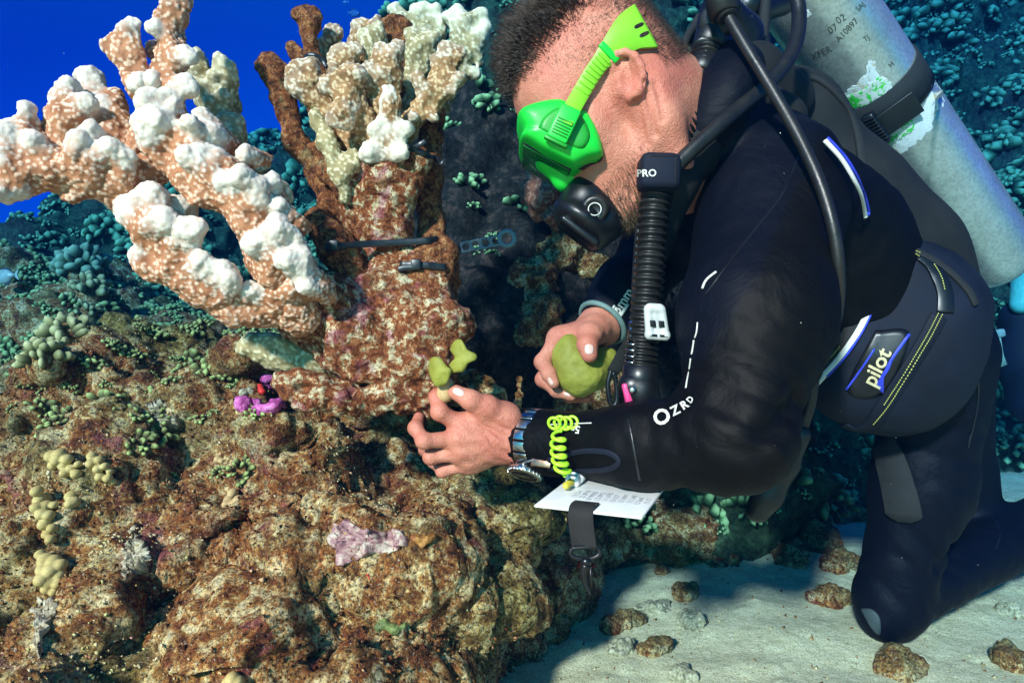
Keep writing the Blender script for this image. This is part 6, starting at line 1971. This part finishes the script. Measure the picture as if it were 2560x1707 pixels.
lump('algae_rock', 'dim brown rock knoll below the putty ball', 'rock', [(1480, 1030, 40), (1540, 950, 40), (1500, 1000, 45), (1420, 1010, 40)], 'rock', 19, bvh=dark_bvh, out=.1, h=.006, wob=.012, dflt=1.35)

def chalk(label, outline, mat='whitecrust', seed=1, name='dead_coral_plate', cat='coral', thick=.005):
    R_ = spline(np.vstack([outline, outline[:1]]).astype(float), 60)[:-1]
    R_ += np.random.default_rng(seed).normal(size=R_.shape) * 3.0
    V, F = patch(reef_bvh, R_, .000, thick, 9)
    V = V + np.array((0, -1, .5)) * (.007 * fbm(V, 110, 3, seed))[:, None]
    tag(mk(name, V, F, M[mat], origin=V.mean(0)), label, cat)
chalk('white dead coral wedge standing in the rock', [(335, 1315), (352, 1350), (372, 1390), (362, 1420), (335, 1440), (312, 1450), (308, 1400), (318, 1350)], seed=3)
chalk('chalky pale ridge below the wrinkled yellow coral', [(95, 1490), (125, 1495), (145, 1520), (128, 1560), (110, 1620), (100, 1640), (92, 1590), (84, 1530)], seed=4)
chalk('pale chalky patch on the rock under the white coral', [(370, 1010), (410, 1005), (440, 1040), (446, 1072), (420, 1070), (392, 1050)], seed=5)
chalk('frilly white and lilac crust patch in the middle of the rock', [(830, 1310), (870, 1300), (920, 1325), (960, 1330), (1010, 1330), (1018, 1360), (985, 1378), (930, 1385), (890, 1400), (850, 1415), (838, 1380), (822, 1345)], 'lilac', 6, 'coralline_crust', 'algae', .006)
# turf and rubble that covers the rock (nobody could count it)
def bits(idx, SV, SN, size, seed, squash=.7):
    r_ = np.random.default_rng(seed)
    iv = np.array(((1, 1, 1), (-1, -1, 1), (-1, 1, -1), (1, -1, -1))) / 1.3
    iF = np.array(((0, 1, 2), (0, 3, 1), (0, 2, 3), (1, 3, 2)))
    K = len(idx)
    A = r_.normal(size=(K, 4, 3)) * .55 + iv[None]
    V = A * size[:, None, None] + (SV[idx] + SN[idx] * (size * .30)[:, None])[:, None]
    F = iF[None] + (np.arange(K) * 4)[:, None, None]
    return V.reshape(-1, 3), F.reshape(-1, 3), r_.random(K)
t = NT('turf_bits')
a = t.attr('tone')
c = t.ramp(a, (0, (.028, .012, .007)), (.2, (.10, .032, .012)), (.38, (.25, .10, .035)), (.55, (.38, .27, .12)), (.70, (.60, .50, .31)), (.85, (.72, .65, .46)), (1, (.78, .74, .60)))
gt = t.ramp(t.attr('hue'), (.0, (1, .62, .50)), (.25, (1, .95, .9)), (.6, (1, 1, .9)), (.8, (.75, 1, .5)), (1.0, (.95, .6, .75)))
t('Base Color', t.mix(1.0, c, gt, 'MULTIPLY')); t('Roughness', .9); t('Specular IOR Level', .15)
M['turf'] = t.m
vis = np.where((MOUND_N @ np.array((0, -.6, .6)) > -.2) & (MOUND_V[:, 1] < 1.7))[0]
wv = 1 / MOUND_V[vis, 1] ** 2
idx = rng.choice(vis, 42000, p=wv / wv.sum())
V, F, T = bits(idx, MOUND_V + rng.normal(size=MOUND_V.shape) * .0015, MOUND_N, .0008 + .0013 * rng.random(len(idx)) ** 2.5, 5)
patchy = .36 + .50 * fbm(MOUND_V[idx], 18, 2, 91) + rng.normal(size=len(idx)) * .13
hue = np.clip(.5 + .55 * vnoise(MOUND_V[idx], 7, 93) + rng.normal(size=len(idx)) * .15, 0, 1)
tag(mk('reef_turf', V, F, M['turf'], smooth=False, attrs={'tone': np.repeat(np.clip(patchy, 0, .74), 4), 'hue': np.repeat(hue, 4)}), 'crumbly algal turf and rubble bits crusting the reef rock', 'algae', kind='stuff')
# upright knobs along the rim and left shoulder of the rock
vis = np.where((MOUND_N[:, 2] > .25) & (MOUND_V[:, 1] > .88) & (MOUND_V[:, 0] < -.2))[0]
wr2 = np.clip((-.15 - MOUND_V[vis, 0]) / .5, .08, 1); idx = rng.choice(vis, 760, p=wr2 / wr2.sum())
V, F, T = scatter(MOUND_V, MOUND_N, idx, .010 + .022 * rng.random(len(idx)) ** 1.5, 9, up=.6)
M['rim_growth'] = coral_knob_material('rim_growth', (.035, .03, .012), (.14, .15, .045), (.40, .50, .17), 300)
tag(mk('rim_growth', V, F, M['rim_growth'], attrs={'tip': T}), 'knobbly brown and green growth along the rock rim', 'coral', kind='stuff')

pxd = 1280 + DKV[:, 0] / DKV[:, 1] * FPX; pyd = 853.5 - (DKV[:, 2] - CAMZ) / DKV[:, 1] * FPX
vis = np.where((DKN[:, 2] > .1) & (DKN[:, 1] < .2) & (pxd > 1080) & (pxd < 1420) & (pyd < 640))[0]
idx = rng.choice(vis, 46)
V, F, T = scatter(DKV, DKN, idx, .018 + .030 * rng.random(len(idx)) ** 1.6, 29, up=.7)
tag(mk('ridge_growth', V, F, M['growth'], attrs={'tip': T}), 'teal-lit coral ridge behind the stump in front of the mask', 'coral', kind='stuff')
vis = np.where((SHN[:, 2] > -.1) & (np.abs(SHV[:, 0]) < SHV[:, 1] * .82))[0]
idx = rng.choice(vis, 560)
V, F, T = scatter(SHV, SHN, idx, .018 + .050 * rng.random(len(idx)) ** 2, 19, up=.5)
M['shoulder_growth'] = coral_knob_material('shoulder_growth', (.03, .04, .012), (.13, .18, .05), (.40, .52, .20), 220)
tag(mk('shoulder_growth', V, F, M['shoulder_growth'], attrs={'tip': T}), 'olive green coral clumps climbing the left side of the reef', 'coral', kind='stuff')
# specks hanging in the water
sp = np.stack([rng.uniform(-.5, .75, 420), rng.uniform(.45, .95, 420), rng.uniform(.1, .95, 420)], 1)
V, F, T = bits(np.arange(420), sp, np.tile((0, 0, 1.0), (420, 1)), .00012 + .00025 * rng.random(420) ** 2, 25)
tag(mk('water_specks', V, F, M['fish_white'] if 'fish_white' in M else plain('pale_specks', (.6, .66, .6), .8)), 'pale specks drifting in the water', 'specks', kind='stuff')

# ================================================================== rubble on the sand
SANDV = None
def sand_point(px, py):
    d = CAMZ * FPX / (py - 853.5)
    p = at(px, py, d); p[2] = float(sand_h(p[None])[0]); return p
M['rubble'] = rock_material('rubble_rock', seed=3.1)
t = NT('pale_rubble'); n = t.noise(110, 5, .75); n2 = t.noise(300, 3, .7)
t('Base Color', t.mix(1.0, t.ramp(n, (.33, (.16, .14, .07)), (.5, (.38, .36, .22)), (.66, (.58, .55, .40))), t.ramp(n2, (.35, (.45, .4, .4)), (.55, (1.1, 1.1, 1.05))), 'MULTIPLY')); t('Roughness', .9); t.bump(n, .8, .005)
M['pale_rubble'] = t.m
def stone(label, px, py, w, hgt, mat='pale_rubble', seed=1, ang=0.0, dep=.8):
    p = sand_point(px, py); s = p[1] / FPX
    b = Blob(.02); r_ = np.random.default_rng(seed)
    R = np.array(((math.cos(ang), math.sin(ang), 0), (-math.sin(ang), math.cos(ang), 0), (0, 0, 1)))
    b.ell(p + (0, 0, hgt * s * .2), np.array((w * .5, w * .5 * dep, hgt * .6)) * s, R)
    for i in range(3):
        b.ell(p + R.T @ (r_.uniform(-.4, .4, 3) * np.array((w * s, w * s * dep, hgt * s * .4))) + (0, 0, hgt * s * .2), np.array((w * .26, w * .22, hgt * .4)) * s * r_.uniform(.7, 1.2))
    lo, hi = b.bounds(.008); V, F = mesh_sdf(b, lo, hi, max(.0022, w * s / 45), slack=.01)
    V = V + vnormals(V, F) * (.17 * w * s * fbm(V, 2.4 / (w * s), 3, seed))[:, None]
    w2, _ = worley(V, .010, seed); V = V + vnormals(V, F) * (.004 * (.5 - w2))[:, None]
    tag(mk('rubble_stone', V, F, M[mat], origin=p), label, 'stone', 'rubble on the sand')
stone('long pale stone with a greenish face lying on the sand', 1730, 1560, 70, 40, 'pale_rubble', 1, -1.0, .4)
stone('rounded stone capped with dark turf beside the long stone', 1715, 1490, 70, 40, 'rubble', 2)
stone('flat cream stone between the rock foot and the long stone', 1635, 1510, 84, 20, 'pale_rubble', 3)
stone('purple-brown crusted stone lowest on the sand near the rock', 1630, 1615, 75, 36, 'rubble', 4, .2)
stone('greenish low stone left of the crusted purple stone', 1560, 1550, 96, 22, 'rubble', 5, .4, .6)
stone('cream slab half sunk left of the purple stone', 1545, 1610, 60, 22, 'pale_rubble', 6, .5)
stone('small dark stone on the sand just below the slate', 1655, 1430, 26, 18, 'rubble', 7)
stone('round half-buried greenish stone at the bottom edge of the sand', 1710, 1680, 50, 26, 'pale_rubble', 8)
stone('brown crusted boulder at the bottom just past the knee', 2240, 1670, 100, 60, 'rubble', 9)
stone('dark crusted stone in the bottom corner of the sand', 2525, 1650, 80, 60, 'rubble', 10)
stone('small brown stone in the sand right of the knee', 2530, 1530, 44, 30, 'pale_rubble', 11)
stone('dark stone standing on the bright sand behind the knee', 2420, 1310, 60, 40, 'rubble', 12)
stone('round teal stone on the bright sand behind the thigh', 2490, 1255, 34, 26, 'pale_rubble', 13)
for i, (x, y, w_, hh, lab) in enumerate(((2060, 1180, 150, 70, 'dark turf-covered stone on the sand below the console'), (1985, 1240, 110, 60, 'teal lumpy stone behind the console tip'), (2100, 1290, 120, 60, 'wide lumpy stone in the body shadow'), (2030, 1370, 130, 60, 'lumpy stone at the middle of the body shadow'), (2100, 1420, 100, 50, 'teal-lit stone left of the thigh'), (2080, 1500, 90, 36, 'low teal stone nearest to the kneeling leg'), (1830, 1250, 90, 50, 'small turf-covered stone under the elbow'))):
    stone(lab, x, y, w_, hh, 'rubble', 20 + i)
# pebbles and grit
gx = np.stack([rng.uniform(.0, 1.7, 3600), rng.uniform(.75, 2.2, 3600), np.zeros(3600)], 1); gx[:, 2] = sand_h(gx)
V, F, T = bits(np.arange(3600), gx, np.tile((0, 0, 1.0), (3600, 1)), .0007 + .0022 * rng.random(3600) ** 4, 15)
tag(mk('grit', V, F, M['turf'], smooth=False, attrs={'tone': np.repeat(.25 + T * .5, 4), 'hue': np.full(len(V), .5)}), 'loose grit and shell bits strewn on the sand', 'grit', kind='stuff')

# ================================================================== fish
M['fish_blue'] = plain('blue_fish_skin', (.03, .12, .30), .4, var=.2)
M['fish_yellow'] = plain('pale_yellow_fish_skin', (.55, .58, .30), .4, var=.2)
M['fish_white'] = plain('silvery_fish_skin', (.30, .36, .30), .35, var=.15)
M['fish_dark'] = plain('dark_fish_fin', (.02, .03, .05), .5)
def fish(label, px, py, d, length, facing, mat, tall=.42, tilt=0.0):
    c = at(px, py, d); s = length * d / FPX
    X = np.array((facing * math.cos(tilt), .2, math.sin(tilt))); X = unit(X); Zv = unit(np.array((0, 0, 1.0)) - X * X[2]); Yv = np.cross(Zv, X)
    root = thing('fish', c, label, 'fish', 'small reef fish')
    b = Blob(.1 * s); b.ell(c, np.array((.40 * s, .10 * s, tall * .5 * s)), np.stack([X, Yv, Zv])); b.cap(c + X * .3 * s, c + X * .46 * s, .12 * s, .04 * s); b.cap(c - X * .3 * s, c - X * .44 * s, .10 * s, .05 * s)
    lo, hi = b.bounds(.02 * s); V, F = mesh_sdf(b, lo, hi, s / 36); mk('trunk', V, F, M[mat], root)
    def fin(P, name, m2='fish_dark'):
        P = np.array(P); A = np.array([c + X * x * s + Zv * z * s for x, z in P]); k = len(P)
        V = np.concatenate([A + Yv * .012 * s, A - Yv * .012 * s]); F = [tuple(range(k)), tuple(range(2 * k - 1, k - 1, -1))] + [(i, i + k, (i + 1) % k + k, (i + 1) % k) for i in range(k)]
        mk(name, V, F, M[m2], root, smooth=False)
    fin([(-.42, 0), (-.58, .16), (-.64, .17), (-.56, 0), (-.64, -.17), (-.58, -.16)], 'tail_fin', mat)
    fin([(.15, tall * .46), (-.05, tall * .62), (-.30, tall * .50), (-.32, tall * .2)], 'dorsal_fin'); fin([(.0, -tall * .46), (-.12, -tall * .60), (-.30, -tall * .44), (-.30, -tall * .2)], 'anal_fin')
    for sgn in (-1, 1):
        e_ = c + X * .33 * s + Zv * .05 * s + Yv * sgn * .075 * s
        mk('eye', *lathe(e_ - Yv * sgn * .01 * s, e_ + Yv * sgn, [(0, .03 * s), (.015 * s, .024 * s), (.02 * s, .002 * s)], 10), M['fish_dark'], root)
fish('small blue fish swimming above the strapped coral', 887, 34, 2.6, 30, 1, 'fish_blue', .6)
fish('tiny blue fish at the top edge above the strapped coral', 862, 6, 2.9, 16, -1, 'fish_blue', .5)
fish('silvery fish cut by the left picture edge over the blue valley', 8, 692, 1.9, 74, -1, 'fish_white', .5, -.1)
fish('slim yellow-tailed fish in the dark blue valley', 28, 828, 1.9, 46, 1, 'fish_yellow', .4, -.5)
fish('second yellow-tailed fish nosing up beside the slim one', 54, 826, 1.95, 26, -1, 'fish_yellow', .7, .9)
fish('dark little fish hovering by the right of the strapped coral', 1182, 285, 1.6, 20, -1, 'fish_blue', .5)

# ================================================================== gear of another diver at the picture edge
gd = thing('dive_gear', at(2545, 800, 2.1), 'turquoise and black dive gear at the picture edge past the tank', 'dive gear')
b = Blob(.03); b.chain(pts((2575, 690, 2.1), (2552, 760, 2.1)), [.05, .03]); lo, hi = b.bounds(.01); V, F = mesh_sdf(b, lo, hi, .006)
mk('shell', V, F, plain('turquoise_plastic', (.12, .55, .45), .4), gd)
b = Blob(.04); b.chain(pts((2560, 800, 2.15), (2575, 900, 2.15), (2590, 1000, 2.15)), [.07, .08, .08]); lo, hi = b.bounds(.01); V, F = mesh_sdf(b, lo, hi, .008)
mk('bag', V, F, M['navy'], gd)
mk('strap', *sweep(np.array(pts((2488, 845, 2.05), (2495, 890, 2.05), (2505, 915, 2.05))), np.repeat(np.array([(0, -1., 0)]), 3, 0), rect(.03, .01)), plain('pale_strap', (.35, .42, .30), .6), gd)
mk('buckle', *box(at(2490, 835, 2.05), (1, 0, .2), (0, 1, 0), (-.2, 0, 1), .05, .02, .025, .3), M['fish_white'], gd)
# ================================================================== the sea water between everything
t = bpy.data.materials.new('sea_water_haze'); t.use_nodes = True
t.node_tree.nodes.remove(t.node_tree.nodes['Principled BSDF'])
pv = t.node_tree.nodes.new('ShaderNodeVolumePrincipled')
pv.inputs['Color'].default_value = (0.001, 0.007, 0.020, 1)
pv.inputs['Absorption Color'].default_value = (0.04, 0.48, 0.95, 1)
pv.inputs['Density'].default_value = 0.58
t.node_tree.links.new(pv.outputs[0], t.node_tree.nodes['Material Output'].inputs['Volume'])
hz_lo, hz_hi = np.array((-9.5, -0.12, -1.5)), np.array((17.0, 10.0, 4.9))
V = np.array([(x, y, z) for x in (hz_lo[0], hz_hi[0]) for y in (hz_lo[1], hz_hi[1]) for z in (hz_lo[2], hz_hi[2])])
F = [(0, 1, 3, 2), (4, 6, 7, 5), (0, 4, 5, 1), (2, 3, 7, 6), (0, 2, 6, 4), (1, 5, 7, 3)]
tag(mk('haze', V, F, t, smooth=False), 'clear blue sea water filling the whole place', 'water', kind='stuff')
